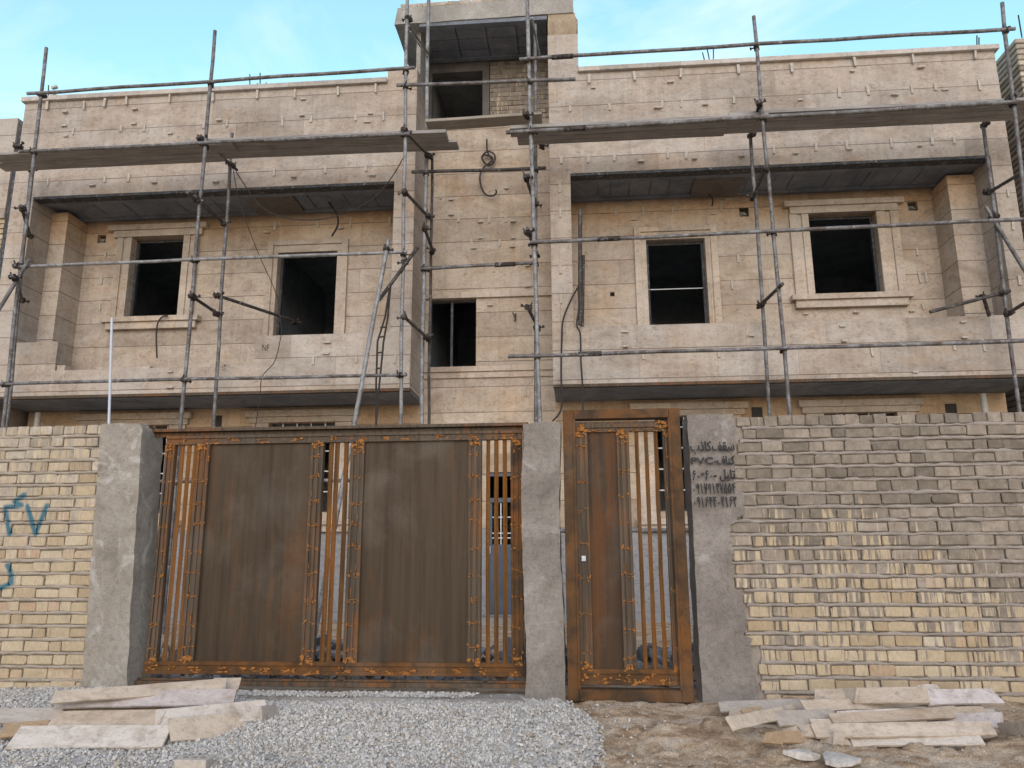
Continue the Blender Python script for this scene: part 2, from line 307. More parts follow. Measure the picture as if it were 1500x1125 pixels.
# ------------------------------------------------------------------ mesh helpers
class MB:
    def __init__(s): s.v = []; s.f = []; s.mi = []; s.sm = []
    def add(s, vs, fs, mi=0, smooth=False):
        o = len(s.v); s.v += [tuple(v) for v in vs]; s.f += [tuple(o+i for i in f) for f in fs]; s.mi += [mi]*len(fs); s.sm += [smooth]*len(fs); return s
    def box(s, x0, x1, y0, y1, z0, z1, mi=0, j=0):
        vs = [(x, y, z) for z in (z0, z1) for y in (y0, y1) for x in (x0, x1)]
        if j: vs = [(a+rnd.uniform(-j, j), b+rnd.uniform(-j, j), c+rnd.uniform(-j, j)) for a, b, c in vs]
        return s.add(vs, [(0, 2, 3, 1), (4, 5, 7, 6), (0, 1, 5, 4), (2, 6, 7, 3), (0, 4, 6, 2), (1, 3, 7, 5)], mi)
    def obox(s, c, ax, ay, az, mi=0):       # centre + half axes
        vs = [c+ax*i+ay*j+az*k for k in (-1, 1) for j in (-1, 1) for i in (-1, 1)]
        return s.add(vs, [(0, 2, 3, 1), (4, 5, 7, 6), (0, 1, 5, 4), (2, 6, 7, 3), (0, 4, 6, 2), (1, 3, 7, 5)], mi)
    def path(s, pts, r, n=10, mi=0, cap=True, taper=None):
        pts = [Vector(p) for p in pts]; rings = []; vs = []; fs = []
        prev = None
        for i, p in enumerate(pts):
            d = (pts[min(i+1, len(pts)-1)]-pts[max(i-1, 0)]).normalized()
            a = prev if prev and abs(prev.dot(d)) < .95 else (Vector((0, 0, 1)) if abs(d.z) < .8 else Vector((1, 0, 0)))
            u = d.cross(a).normalized(); w = d.cross(u).normalized(); prev = a
            rr = r if taper is None else taper[i]
            for k in range(n):
                q = 2*math.pi*k/n; vs.append(p+u*rr*math.cos(q)+w*rr*math.sin(q))
        for i in range(len(pts)-1):
            for k in range(n):
                a = i*n+k; b = i*n+(k+1) % n; fs.append((a, b, b+n, a+n))
        s.add(vs, fs, mi, True)
        if cap:
            s.add(vs[:n], [tuple(range(n))], mi); s.add(vs[-n:], [tuple(range(n-1, -1, -1))], mi)
        return s
    def tube(s, a, b, r, n=12, mi=0, wob=0, hollow=True):
        a = Vector(a); b = Vector(b); L = (b-a).length; k = max(2, int(L/.5)) if wob else 2
        pts = []
        for i in range(k):
            q = a.lerp(b, i/(k-1))
            if wob and 0 < i < k-1: q = q+noise.noise_vector(q*.7)*wob
            pts.append(q)
        s.path(pts, r, n, mi, cap=True)
        return s
    def walls(s, x0, x1, z0, z1, y0, y1, holes, mi=0):
        """upright slab with rectangular holes, only its outer faces"""
        xs = sorted({x0, x1, *[h[0] for h in holes], *[h[1] for h in holes]}); zs = sorted({z0, z1, *[h[2] for h in holes], *[h[3] for h in holes]})
        xs = [x for x in xs if x0 <= x <= x1]; zs = [z for z in zs if z0 <= z <= z1]
        def full(i, j):
            if i < 0 or j < 0 or i >= len(xs)-1 or j >= len(zs)-1: return False
            cx = (xs[i]+xs[i+1])/2; cz = (zs[j]+zs[j+1])/2
            return not any(h[0] < cx < h[1] and h[2] < cz < h[3] for h in holes)
        for i in range(len(xs)-1):
            for j in range(len(zs)-1):
                if not full(i, j): continue
                a, b, c, d = xs[i], xs[i+1], zs[j], zs[j+1]
                q = lambda *p: s.add(p, [(0, 1, 2, 3)], mi)
                q((a, y0, c), (b, y0, c), (b, y0, d), (a, y0, d)); q((b, y1, c), (a, y1, c), (a, y1, d), (b, y1, d))
                if not full(i-1, j): q((a, y1, c), (a, y0, c), (a, y0, d), (a, y1, d))
                if not full(i+1, j): q((b, y0, c), (b, y1, c), (b, y1, d), (b, y0, d))
                if not full(i, j-1): q((a, y1, c), (b, y1, c), (b, y0, c), (a, y0, c))
                if not full(i, j+1): q((a, y0, d), (b, y0, d), (b, y1, d), (a, y1, d))
        return s
    def roughbox(s, x0, x1, y0, y1, z0, z1, step, fn, mi=0):
        """box with every face gridded, moved by fn(Vector) -> Vector"""
        nx = max(1, round((x1-x0)/step)); ny = max(1, round((y1-y0)/step)); nz = max(1, round((z1-z0)/step))
        def grid(n, m, g, fl):
            vs = [fn(Vector(g(i/n, j/m))) for j in range(m+1) for i in range(n+1)]
            fs = []
            for j in range(m):
                for i in range(n):
                    a = j*(n+1)+i; f = (a, a+1, a+n+2, a+n+1); fs.append(f if not fl else f[::-1])
            s.add(vs, fs, mi, True)
        X = lambda u: x0+(x1-x0)*u; Y = lambda u: y0+(y1-y0)*u; Z = lambda u: z0+(z1-z0)*u
        grid(nx, nz, lambda u, v: (X(u), y0, Z(v)), False); grid(nx, nz, lambda u, v: (X(u), y1, Z(v)), True)
        grid(ny, nz, lambda u, v: (x1, Y(u), Z(v)), False); grid(ny, nz, lambda u, v: (x0, Y(u), Z(v)), True)
        grid(nx, ny, lambda u, v: (X(u), Y(v), z1), False); grid(nx, ny, lambda u, v: (X(u), Y(v), z0), True)
        return s
    def star(s, x, y, z, w, h, mi, n=14):
        """ragged flat patch (weld spatter) facing -y, 2 mm thick"""
        ph = rnd.random()*9; pf = []
        for k in range(n):
            q = 2*math.pi*k/n; rr = .45+.75*rnd.random()
            pf.append((x+w*rr*math.cos(q), z+h*rr*math.sin(q)))
        vs = [(a, y, b) for a, b in pf]+[(a+(a-x)*.15, y+.004, b+(b-z)*.15) for a, b in pf]
        fs = [tuple(range(n-1, -1, -1))]+[(k, (k+1) % n, n+(k+1) % n, n+k) for k in range(n)]
        return s.add(vs, fs, mi)
    def build(s, name, mats, parent=None, origin=None, bevel=0):
        me = bpy.data.meshes.new(name)
        if parent is not None: o0 = Vector(parent['_w'])
        elif origin is not None: o0 = Vector(origin)
        else:
            xs = [v[0] for v in s.v]; ys = [v[1] for v in s.v]; zs = [v[2] for v in s.v]
            o0 = Vector(((min(xs)+max(xs))/2, (min(ys)+max(ys))/2, min(zs)))
        me.from_pydata([(v[0]-o0.x, v[1]-o0.y, v[2]-o0.z) for v in s.v], [], s.f)
        mats = mats if isinstance(mats, (list, tuple)) else [mats]
        for q in mats: me.materials.append(q)
        me.polygons.foreach_set('material_index', s.mi); me.polygons.foreach_set('use_smooth', s.sm)
        me.update()
        ob = bpy.data.objects.new(name, me); COL.objects.link(ob)
        ob['_w'] = tuple(o0)
        if parent is not None: ob.parent = parent
        else: ob.location = o0
        if bevel:
            b = ob.modifiers.new('bevel', 'BEVEL'); b.width = bevel; b.segments = 1; b.limit_method = 'ANGLE'; b.angle_limit = R(40)
        return ob

def tag(o, label=None, cat=None, group=None, kind=None):
    if label: o['label'] = label
    if cat: o['category'] = cat
    if group: o['group'] = group
    o['kind'] = kind or 'thing'
    return o
def empty(name, loc, label, cat, group=None):
    o = bpy.data.objects.new(name, None); COL.objects.link(o); o.location = loc; o['_w'] = tuple(loc); o.empty_display_size = .2
    return tag(o, label, cat, group)
def sm(t): t = max(0, min(1, t)); return t*t*(3-2*t)
def nz(x, y, z=0, s=1): return noise.noise(Vector((x*s, y*s, z*s)))
def fb(x, y, z=0, s=1, o=4): return noise.fractal(Vector((x*s, y*s, z*s)), .6, 2.1, o)

# ------------------------------------------------------------------ ground
def gmound(x, y):                        # gravel heap thickness
    e = .10*math.exp(-((x+1.25)/1.3)**2-((y+.75)/.42)**2) + .035*math.exp(-((x+3.8)/1.2)**2-((y+.55)/.35)**2) + .028
    e += .03*sm((y+.95)/.5)*sm((x+4.9)/.3)*sm((-2.4-x)/.5)*(y < .1)
    e *= 1-.9*math.exp(-((x+1.75)/.75)**2-((y+.24)/.09)**2)
    edge = sm((.0-.02+.12*nz(1, y*2.2)+.20*sm((-.25-y)/.8)-x)/.16)*sm((x+6)/.4)
    return e*edge + .012*fb(x, y, 3, 3)*edge
def ground_h(x, y):
    h = .185 + (.07*y if y < 0 else 0)
    if y < -6: h = .185-.42
    near = sm((9-abs(x))/3)*sm((y+5)/2)*sm((3-y)/1)
    h += near*(.018*fb(x, y, 0, 1.7, 5) + .010*fb(x, y, 5, 7, 4))
    if x > -.4:
        h += .045*sm((y+.80)/.45)*sm((x-1.25)/.3)*sm((3.35-x)/.4)*sm((.3-y)/.2)
        h += .085*math.exp(-((x-.95)/.55)**2-((y+1.0)/.16)**2)*(1+.5*nz(x, y, 1, 3)) \
           + .05*math.exp(-((x-.28)/.32)**2-((y+.36)/.16)**2) + .045*math.exp(-((x-1.0)/.3)**2-((y+.2)/.13)**2) \
           + .21*math.exp(-((x-3.35)/.62)**2-((y+1.05)/.25)**2) + .06*math.exp(-((x-3.6)/.3)**2-((y+.35)/.3)**2) \
           - .05*math.exp(-((x-2.25)/.3)**2-((y+.93)/.1)**2) + .06*abs(fb(x, y*1.6, 8, 3.0, 4))*sm((-.25-y)/.4) + .008*fb(x, y, 2, 20, 3)
    return h
def lines(d0, d1, step, far):
    a = []; k = d0
    while k <= d1+1e-6: a.append(k); k += step
    out = []; s_ = step*1.6; p = d0
    while p > -far: p -= s_; s_ *= 1.45; out.append(p)
    a = out[::-1]+a; s_ = step*1.6; p = a[-1]
    while p < far: p += s_; s_ *= 1.45; a.append(p)
    return a
gx = lines(-6, 5.2, .03, 900); gy = lines(-1.9, .9, .022, 900)
g = MB(); nX = len(gx)
g.add([(x, y, ground_h(x, y)) for y in gy for x in gx], [(j*nX+i, j*nX+i+1, (j+1)*nX+i+1, (j+1)*nX+i) for j in range(len(gy)-1) for i in range(nX-1)], 0, True)
tag(g.build('ground', M['ground'], origin=(0, 0, 0)), kind='structure')

# ------------------------------------------------------------------ gravel (stuff): heap surface + loose stones
def stones(mb, pts, lo, hi, squash=.7):
    vs = mb.v; fs = mb.f; mi = mb.mi; smf = mb.sm
    for (x, y, z) in pts:
        s_ = lo+(hi-lo)*rnd.random()**1.8; a = rnd.random()*6.3; ca, sa = math.cos(a), math.sin(a); o = len(vs)
        tx, ty = rnd.uniform(-.5, .5), rnd.uniform(-.5, .5); el = rnd.uniform(.6, 1.1)
        for (i, j, k) in ((-1, -1, -1), (1, -1, -1), (1, 1, -1), (-1, 1, -1), (-1, -1, 1), (1, -1, 1), (1, 1, 1), (-1, 1, 1)):
            q = .62 if k > 0 else .85
            u = s_*(i*q+rnd.uniform(-.35, .35)); v = s_*el*(j*q+rnd.uniform(-.35, .35)); w = s_*squash*(k*.8+rnd.uniform(-.3, .3))
            w += u*tx+v*ty
            vs.append((x+u*ca-v*sa, y+u*sa+v*ca, z+w))
        fs.extend([(o, o+3, o+2, o+1), (o+4, o+5, o+6, o+7), (o, o+1, o+5, o+4), (o+1, o+2, o+6, o+5), (o+2, o+3, o+7, o+6), (o+3, o, o+4, o+7)])
        mi.extend([0]*6); smf.extend([False]*6)
gv = MB()
pts = []
while len(pts) < 72000:
    x = rnd.uniform(-6, .75); y = rnd.uniform(-1.7, .02)
    th = gmound(x, y)
    if th < .006: continue
    if th < .03 and rnd.random() > .45: continue
    dirt = fb(x, y, 9, 1.4)
    if dirt > .33 and -.45 < y and rnd.random() < .8: continue
    pts.append((x, y, ground_h(x, y)+th+rnd.uniform(-.008, .006)))
for _ in range(1500):
    x = rnd.uniform(-.2, 1.6); y = rnd.uniform(-1.7, -.03)
    d_ = x-(.04+.12*nz(1, y*2.2)+.20*sm((-.25-y)/.8))
    if 0 < d_ and rnd.random() < math.exp(-d_/.10): pts.append((x, y, ground_h(x, y)+.004))
for _ in range(2600):
    x = rnd.uniform(-3.3, -.46); y = rnd.uniform(-.13, .07)
    if nz(x, y, 4, 1.6) > -.25: pts.append((x, y, .228+.004*rnd.random()))
stones(gv, pts, .0036, .0122)
hx = [-6+.05*i for i in range(136)]; hy = [-1.75+.03*i for i in range(60)]
for j in range(59):
    for i in range(135):
        q = [(hx[i], hy[j]), (hx[i+1], hy[j]), (hx[i+1], hy[j+1]), (hx[i], hy[j+1])]
        if min(gmound(*k) for k in q) > .012:
            gv.add([(a, b, ground_h(a, b)+gmound(a, b)-.006) for a, b in q], [(0, 1, 2, 3)], 1, True)
M['gravel_bed'] = mat_mortar('gravel_bed', (.42, .41, .395))
tag(gv.build('gravel', [M['gravel'], M['gravel_bed']], origin=(-2, -.8, 0)), 'heap of white crushed gravel spread in front of the gate', 'gravel', kind='stuff')
pb = MB(); pts = []
while len(pts) < 7000:
    x = rnd.uniform(-.1, 4.6); y = rnd.uniform(-1.6, -.02)
    if gmound(x, y) > .012: continue
    if rnd.random() > .45+.6*nz(x, y, 3, 2.5): continue
    pts.append((x, y, ground_h(x, y)+.001))
stones(pb, pts, .0018, .0055)
tag(pb.build('pebbles', mat_gravel('pebble', (.28, .21, .15), (.58, .48, .37)), origin=(2, -.8, 0)), 'small pebbles and grit strewn over the sand on the right', 'pebbles', kind='stuff')

# rubble in the courtyard seen through the bars
rb = MB(); pts = []
for _ in range(900):
    x = rnd.uniform(-4.2, 1.6); y = rnd.uniform(.7, 2.2)
    h = .42*math.exp(-((y-1.5)/.45)**2)*(.45+.55*abs(nz(x, 2, 0, 1.1)))
    pts.append((x, y, .2+h*rnd.random()))
stones(rb, pts, .02, .075, .6)
for _ in range(60):
    x = rnd.uniform(-4.2, 1.6); y = rnd.uniform(1.2, 2.0); z = .25+.15*rnd.random()
    u = Vector((rnd.uniform(-1, 1), rnd.uniform(-1, 1), rnd.uniform(-.5, .5))).normalized(); w = u.cross(Vector((rnd.random(), rnd.random(), 1))).normalized(); n_ = u.cross(w)
    rb.obox(Vector((x, y, z)), u*rnd.uniform(.08, .2), w*rnd.uniform(.05, .11), n_*.014)
tag(rb.build('rubble', M['rubble'], origin=(-1, 1.5, .2)), 'broken stone and rubble heaped inside the courtyard behind the gate', 'rubble', kind='stuff')

# ------------------------------------------------------------------ brick street walls
def brick_wall(x0, x1, z0, z1, yface, thick, xedge, mat, mort, label, seed, cap_header=True):
    """xedge(z) -> limit of the bricks on the pillar side; sign says which side"""
    global rnd
    rr = random.Random(seed)
    root = empty('brick_wall', ((x0+x1)/2, yface+thick/2, z0), label, 'wall')
    core = MB(); step = .06
    core.roughbox(x0, x1, yface+.026, yface+thick, z0-.15, z1-.02, step,
                  lambda v: Vector((v.x, v.y+.004*fb(v.x, v.z, seed, 9), v.z+.006*nz(v.x, seed, 0, 5))))
    core.build('mortar_core', mort, root)
    b = MB(); n = round((z1-z0)/.1045); ch = (z1-z0)/n
    bed = MB()
    for k in range(n):                      # lumpy bed joints squeezed out nearly flush
        nn = int((x1-x0)/.035); vs = []
        for i in range(nn+1):
            x = x0+(x1-x0)*i/nn; lo, hi = xedge(z0+k*ch)
            x = min(max(x, lo), hi)
            zl = z0+k*ch-.004+.007*fb(x, k, seed, 9); zh = z0+k*ch+.019+.014*fb(x, k+.5, seed, 7); yy = yface-.001+.008*fb(x, k, seed+3, 6)
            vs += [(x, yface+.03, zl-.004), (x, yy+.004, zl), (x, yy, (zl+zh)/2), (x, yy+.003, zh), (x, yface+.03, zh+.004)]
        bed.add(vs, [(5*i+j, 5*i+5+j, 5*i+6+j, 5*i+1+j) for i in range(nn) for j in range(4)], 0, True)
    bed.build('bed_joints', mort, root)
    for k in range(n):
        za = z0+k*ch+.022+rr.uniform(-.004, .004); zb = z0+(k+1)*ch-.004
        x = x0-rr.random()*.2
        top = k == n-1
        while x < x1:
            w = .102 if (top and cap_header) else rr.choice((.205, .205, .100, .100, .15, .19))
            w *= rr.uniform(.93, 1.06)
            gap = rr.choice((.004, .007, .012)) if not top else .006
            a, c = x, x+w; x = c+gap
            lo, hi = xedge((za+zb)/2)
            lo += .02*rr.uniform(-1, 1); hi += .02*rr.uniform(-1, 1)
            if c < lo+.03 or a > hi-.03: continue
            a = max(a, lo); c = min(c, hi)
            za2 = za+rr.uniform(-.004, .004); zb2 = zb+rr.uniform(-.007, .003)
            if rr.random() < .12: zb2 -= rr.uniform(.004, .014)
            zr = .004*nz(a, k, 0, 1.3)
            yf = yface+rr.uniform(-.004, .007); yb = yface+ (thick if top else .06)
            def J(s_=.0045): return rr.uniform(-s_, s_)
            e = .006
            # jittered outline with clipped corners
            cl = [rr.choice((.003, .004, .005, .008, .016)) for _ in range(4)]
            P = [(a+cl[0], za2), (c-cl[1], za2), (c, za2+cl[1]*.8), (c, zb2-cl[2]*.8), (c-cl[2], zb2), (a+cl[3], zb2), (a, zb2-cl[3]*.8), (a, za2+cl[0]*.8)]
            P = [(p+J(.003), q+zr+J(.003)) for p, q in P]
            mx, mz = (a+c)/2, (za2+zb2)/2
            fr = [(p+(mx-p)*e/(c-a)*2, yf, q+(mz-q)*e/(zb2-za2)*2) for p, q in P]
            md = [(p, yf+.005, q) for p, q in P]; bk = [(p, yb, q) for p, q in P]
            N = 8; vs = fr+md+bk
            fs = [tuple(range(N))]+[(i, i+N, (i+1) % N+N, (i+1) % N) for i in range(N)]+[(i+N, i+2*N, (i+1) % N+2*N, (i+1) % N+N) for i in range(N)]
            fs = [f[::-1] if len(f) == 4 else f for f in fs]
            b.add(vs, fs)
    b.build('brickwork', mat, root)
    return root
brick_wall(-9.0, -3.75, .19, 2.385, 0, .22, lambda z: (-9, -4.01+.09*sm((1.9-z)/.8)), M['brick_l'], M['mortar_l'], 'yellow brick street wall with blue sprayed graffiti left of the gate', 3)
brick_wall(1.05, 7.6, .15, 2.355, 0, .22, lambda z: (1.25+(-.10 if 1.0 < z < 1.52 else (.10 if z < .62 else .02*math.sin(z*9)))+(.05 if 2.0 < z < 2.3 else 0)+.03*nz(z, 4, 0, 6), 8), M['brick_r'], M['mortar_r'], 'yellow brick street wall smeared with grey cement right of the door', 11)

# ------------------------------------------------------------------ pillars
def pillar(label, x0, x1, y0, y1, z0, z1, mat, fn, seed):
    mb = MB()
    def f(v):
        q = Vector(v)
        for _ in range(1):
            n_ = noise.noise_vector(q*6+Vector((seed, 0, 0)))*.009+noise.noise_vector(q*22)*.0035
            if seed == 8: n_.y *= .45
        return fn(q+n_)
    mb.roughbox(x0, x1, y0, y1, z0, z1, .025, f)
    return mb
def f1(v):
    k = (2.38-v.z)/2.1; x = v.x+.085*k*1.0
    if v.z > 2.15:                         # knocked-off top right corner
        lim = -3.60-.55*max(0, v.z-2.18)**1.0*(1 if v.z > 2.18 else 0)
        x = min(x, lim)
    if v.z < .42: x += (v.x+3.87)*.10*(.42-v.z)/.25
    return Vector((x, v.y, v.z))
mb = pillar('', -4.06, -3.69, -.018, .33, .0, 2.385, None, f1, 1)
o = mb.build('gate_pillar', M['pillar']); tag(o, 'pale plastered pillar with broken top corner between graffiti wall and gate', 'pillar')
mb = pillar('', -.435, -.135, -.035, .30, .0, 2.325, None, lambda v: Vector((v.x+.012*math.sin(v.z*3.1), v.y, v.z+(.012*nz(v.x, 2, 0, 9) if v.z > 2.2 else 0))), 5)
o = mb.build('gate_pillar', M['pillar_mid']); tag(o, 'rough cement pillar standing between the wide gate and the narrow door', 'pillar')
def f3(v):
    x = v.x
    k_ = sm((v.x-1.0)/.2)
    if v.x > 1.0: x += k_*(.05*fb(v.z, 3, 0, 2.2)+(-.05 if 1.0 < v.z < 1.5 else .0)+(.07 if v.z < .65 else 0)+(.05 if 1.55 < v.z < 1.75 else 0))
    return Vector((x, v.y, v.z))
mb = pillar('', .895, 1.245, -.022, .30, .0, 2.37, None, f3, 8)
p3 = mb.build('gate_pillar', M['pillar_grey']); tag(p3, 'grey cement pillar stencilled with black Persian writing right of the door', 'pillar')

def text_obj(body, px, py, hpx, wpx, parent, Y, name='stencil_text', mat='paint_black', off=0.0, bold=.0035):
    """flat painted lettering: lower left corner at photo point (px,py) on plane Y, fitted to width/height"""
    c = bpy.data.curves.new(name, 'FONT'); c.body = body; c.offset = off; c.resolution_u = 3
    o = bpy.data.objects.new(name, c); COL.objects.link(o)
    bpy.context.view_layer.update()
    me = bpy.data.meshes.new_from_object(o.evaluated_get(bpy.context.evaluated_depsgraph_get()))
    bpy.data.objects.remove(o); bpy.data.curves.remove(c)
    P = [v.co.copy() for v in me.vertices]; F = [tuple(p.vertices) for p in me.polygons]; bpy.data.meshes.remove(me)
    x0 = min(p.x for p in P); x1 = max(p.x for p in P); z0 = min(p.y for p in P); z1 = max(p.y for p in P)
    A = at(px, py, Y); B = at(px+wpx, py, Y); T = at(px, py-hpx, Y); w = B.x-A.x; h = T.z-A.z
    mb = MB(); k = 0
    for dx, dz in (((0, 0),) if not bold else ((0, 0), (bold, 0), (-bold, 0), (0, bold), (0, -bold))):
        mb.add([(A.x+dx+(p.x-x0)/(x1-x0)*w, Y-.0004*k, A.z+dz+(p.y-z0)/(z1-z0)*h) for p in P], F); k += 1
    return mb.build(name, M[mat], parent)
YT = -.047
GLY = {'0': [[(.5, .42), (.5, .30)]], '1': [[(.32, 1), (.6, 0)]], '2': [[(.22, 1), (.55, 0)], [(.3, .72), (.62, .68), (.82, 1)]],
       '3': [[(.15, 1), (.55, 0)], [(.26, .72), (.48, .72), (.54, .95), (.62, .7), (.82, .74), (.9, 1)]], '4': [[(.2, 1), (.55, 0)], [(.9, .98), (.55, .9), (.45, .72), (.92, .62)]],
       '5': [[(.5, 1), (.18, .45), (.22, .06), (.5, .2), (.78, .06), (.84, .45), (.5, 1)]], '6': [[(.85, .98), (.5, .98), (.36, .78), (.5, .66), (.88, .7)], [(.66, .68), (.22, 0)]],
       '7': [[(.15, 1), (.5, 0), (.85, 1)]], '9': [[(.72, .72), (.55, .56), (.28, .62), (.25, .9), (.5, 1), (.72, .9), (.72, .72), (.64, 0)]],
       '*': [[(.3, .75), (.75, .5)], [(.3, .5), (.75, .75)]], '-': [[(.15, .35), (.4, .45), (.6, .35), (.9, .45)]]}
def stroke_digits(txt, px, py, hpx, wpx):
    """Persian numerals brushed through a stencil, one flat ribbon per stroke"""
    A = at(px, py, YT); B = at(px+wpx, py, YT); T = at(px, py-hpx, YT); cw = (B.x-A.x)/len(txt); h = T.z-A.z
    mb = MB(); k = 0; r = .0062
    for n, ch in enumerate(txt):
        for st in GLY[ch]:
            P = [Vector((A.x+cw*(n+.08+.84*u), 0, A.z+h*v)) for u, v in st]
            for a, b in zip(P, P[1:]):
                d = (b-a).normalized(); q = Vector((-d.z, 0, d.x))*r*rnd.uniform(.85, 1.2); e = d*r*.6
                y = YT-.0003*(k % 7); k += 1
                mb.add([Vector((0, y, 0))+v for v in (a-e-q*.8, b+e-q*.8, b+e+q*.8, a-e+q*.8)], [(0, 1, 2, 3)])
    return mb.build('stencil_text', M['paint_black'], p3)
p3['_w'] = tuple(p3.location)
text_obj('\ufe8f\ufeab\ufe8e\ufedb\u200a\ufed2\ufed8\ufeb3', 1012, 664.5, 18, 64, p3, YT)
text_obj('PVC-', 1012.5, 680, 9.5, 38, p3, YT)
text_obj('\ufed1\ufe8e\ufee8\ufedb', 1051, 680.5, 12.5, 25, p3, YT)
stroke_digits('60*60-', 1014, 703, 13, 37)
text_obj('\ufede\ufef4\ufe8e\ufe97', 1055, 705, 17, 22, p3, YT)
stroke_digits('09179137554', 1014, 723, 14, 64)
stroke_digits('09164402163', 1015, 742.5, 14, 65)


# ------------------------------------------------------------------ metal gate
GY = .12
gate = empty('metal_gate', (-1.97, GY, .3), 'wide rusty metal gate with two sheet panels and upright bars', 'gate')
def gx_(px): return aX(px, 645, GY)
ZT, ZB = 2.285, .345
XL, XR = gx_(246), gx_(765)
ztr = ZT-.075; zbr = ZB+.10
def blotch(mb, x, y, z, w, h, k=6):
    for i in range(k): mb.star(x+w*rnd.uniform(-1, 1), y-.0004*i-.0001, z+h*rnd.uniform(-1, 1), w*rnd.uniform(.12, .5), h*rnd.uniform(.15, .5), 1, 9)
def welds(mb, x0, x1, z0, z1, y, n, s_=.02):
    c = (x0+x1)/2; w = (x1-x0)/2
    for k in range(n):
        z = z0+(z1-z0)*(k+.5+rnd.uniform(-.12, .12))/n
        for sx in (-.75, .75): blotch(mb, c+sx*w, y, z+rnd.uniform(-.01, .01), w*.5, rnd.uniform(.012, .024), 5)
        if rnd.random() < .6: mb.star(c, y, z, w*.8, .003, 1)
        if rnd.random() < .3: mb.star(c+rnd.uniform(-.7, .7)*w, y-.003, z+.06, .003, rnd.uniform(.03, .07), 1)
    for z in (z0+.015, z1-.02): blotch(mb, c, y, z, w*1.1, .03, 12)
def stile(x0, x1, z0, z1, parent, mat='stile', y=GY, wl=9, name='stile'):
    mb = MB(); w = x1-x0
    mb.box(x0, x1, y-.018, y+.022, z0, z1); 
    mb.box(x0+.002, x0+w*.22, y-.030, y-.018, z0, z1); mb.box(x1-w*.22, x1-.002, y-.030, y-.018, z0, z1); mb.box(x0+w*.36, x0+w*.64, y-.026, y-.018, z0, z1)
    welds(mb, x0+w*.12, x1-w*.12, z0, z1, y-.0335, wl, w*.26)
    return mb.build(name, [M[mat], M['weld']], parent, bevel=.002)
def rail(x0, x1, z0, z1, parent, mat, wl, y=GY, name='rail'):
    mb = MB(); h = z1-z0
    mb.box(x0, x1, y-.02, y+.022, z0, z1); mb.box(x0, x1, y-.032, y-.02, z0, z0+h*.3); mb.box(x0, x1, y-.032, y-.02, z1-h*.3, z1)
    for k in range(wl): blotch(mb, x0+(x1-x0)*(k+.5+rnd.uniform(-.3, .3))/wl, y-.0335, z0+h*rnd.uniform(.12, .5), .05*rnd.uniform(.5, 1.3), h*.22, 7)
    return mb.build(name, [M[mat], M['weld']], parent, bevel=.002)
rail(XL, XR, ztr, ZT, gate, 'stile', 12); rail(XL-.02, XR, ZB, zbr, gate, 'rust', 16)
for a, b, mt in ((246, 260, 'stile'), (292, 311, 'stile'), (458, 476, 'stile'), (516, 536, 'stile'), (687, 706, 'stile'), (748, 765, 'rust')):
    stile(gx_(a), gx_(b), zbr, ztr, gate, mt)
for a, b in ((266, 271.5), (276, 281.5), (286, 291), (483, 489), (492, 498), (505, 511), (713, 718), (724.5, 730), (736.5, 742)):
    mb = MB(); x0, x1 = gx_(a), gx_(b); lean = rnd.uniform(-.008, .008)
    n = 12
    mb.path([(x0*.5+x1*.5+lean*math.sin(k/n*3.1)+.002*nz(a, k), GY, zbr+(ztr-zbr)*k/n) for k in range(n+1)], (x1-x0)*.58, 4)
    mb.sm = [False]*len(mb.sm)
    mb.build('bar', M['bar_rust'], gate)
def sheet(x0, x1, z0, z1, parent, y, mat='sheet', name='sheet_panel', amp=.006):
    mb = MB(); nx, n_ = 16, 28
    vs = []; fs = []
    for s_ in (0, 1):
        for j in range(n_+1):
            for i in range(nx+1):
                u, v = i/nx, j/n_; x = x0+(x1-x0)*u; z = z0+(z1-z0)*v
                e = min(1, 6*min(u, 1-u))*min(1, 8*min(v, 1-v))
                vs.append((x, y+amp*e*(nz(x, z, 2, 1.5)+.6*nz(x*3, z*.4, 6))+(.003 if s_ else 0), z))
    N = (nx+1)*(n_+1)
    for j in range(n_):
        for i in range(nx):
            a = j*(nx+1)+i; fs.append((a, a+1, a+nx+2, a+nx+1)); fs.append((N+a, N+a+nx+1, N+a+nx+2, N+a+1))
    mb.add(vs, fs, 0, True)
    return mb.build(name, M[mat], parent)
sheet(gx_(311), gx_(458), zbr, ztr, gate, GY-.004); sheet(gx_(536), gx_(687), zbr, ztr, gate, GY-.004)
for x in (-3.0, -1.9, -.75):
    mb = MB(); k = 16
    mb.path([(x, GY-.012, .328), (x, GY+.012, .328)], .03, 14); mb.build('roller', M['darksteel'], gate)
# tracks
mb = MB(); mb.box(-3.66, -.30, GY-.05, GY+.06, .262, .296); mb.box(-3.66, -.30, GY-.012, GY+.012, .296, .312)
tag(mb.build('gate_track', M['stile'], bevel=.002), 'long rusty floor track under the sliding gate', 'track')
mb = MB()
A = at(180, 624, GY+.05); B = at(768, 618.5, GY+.05)
mb.box(-3.72, -.40, GY+.032, GY+.085, 2.335, 2.362); mb.box(-3.72, -.40, GY+.08, GY+.086, 2.295, 2.335); mb.box(-.445, -.40, GY+.03, GY+.08, .31, 2.335)
mb.box(-3.79, -3.70, GY+.0, GY+.1, 2.325, 2.385)
tag(mb.build('guide_rail', M['stile'], bevel=.002), 'thin brown steel guide rail running along the top of the gate', 'rail')
# concrete threshold
mb = MB()
mb.roughbox(-3.35, -.42, -.16, .05, .05, .222, .04, lambda v: v+noise.noise_vector(v*7)*.012)
tag(mb.build('threshold_slab', M['conc']), 'grey concrete threshold half buried in gravel before the wide gate', 'threshold')

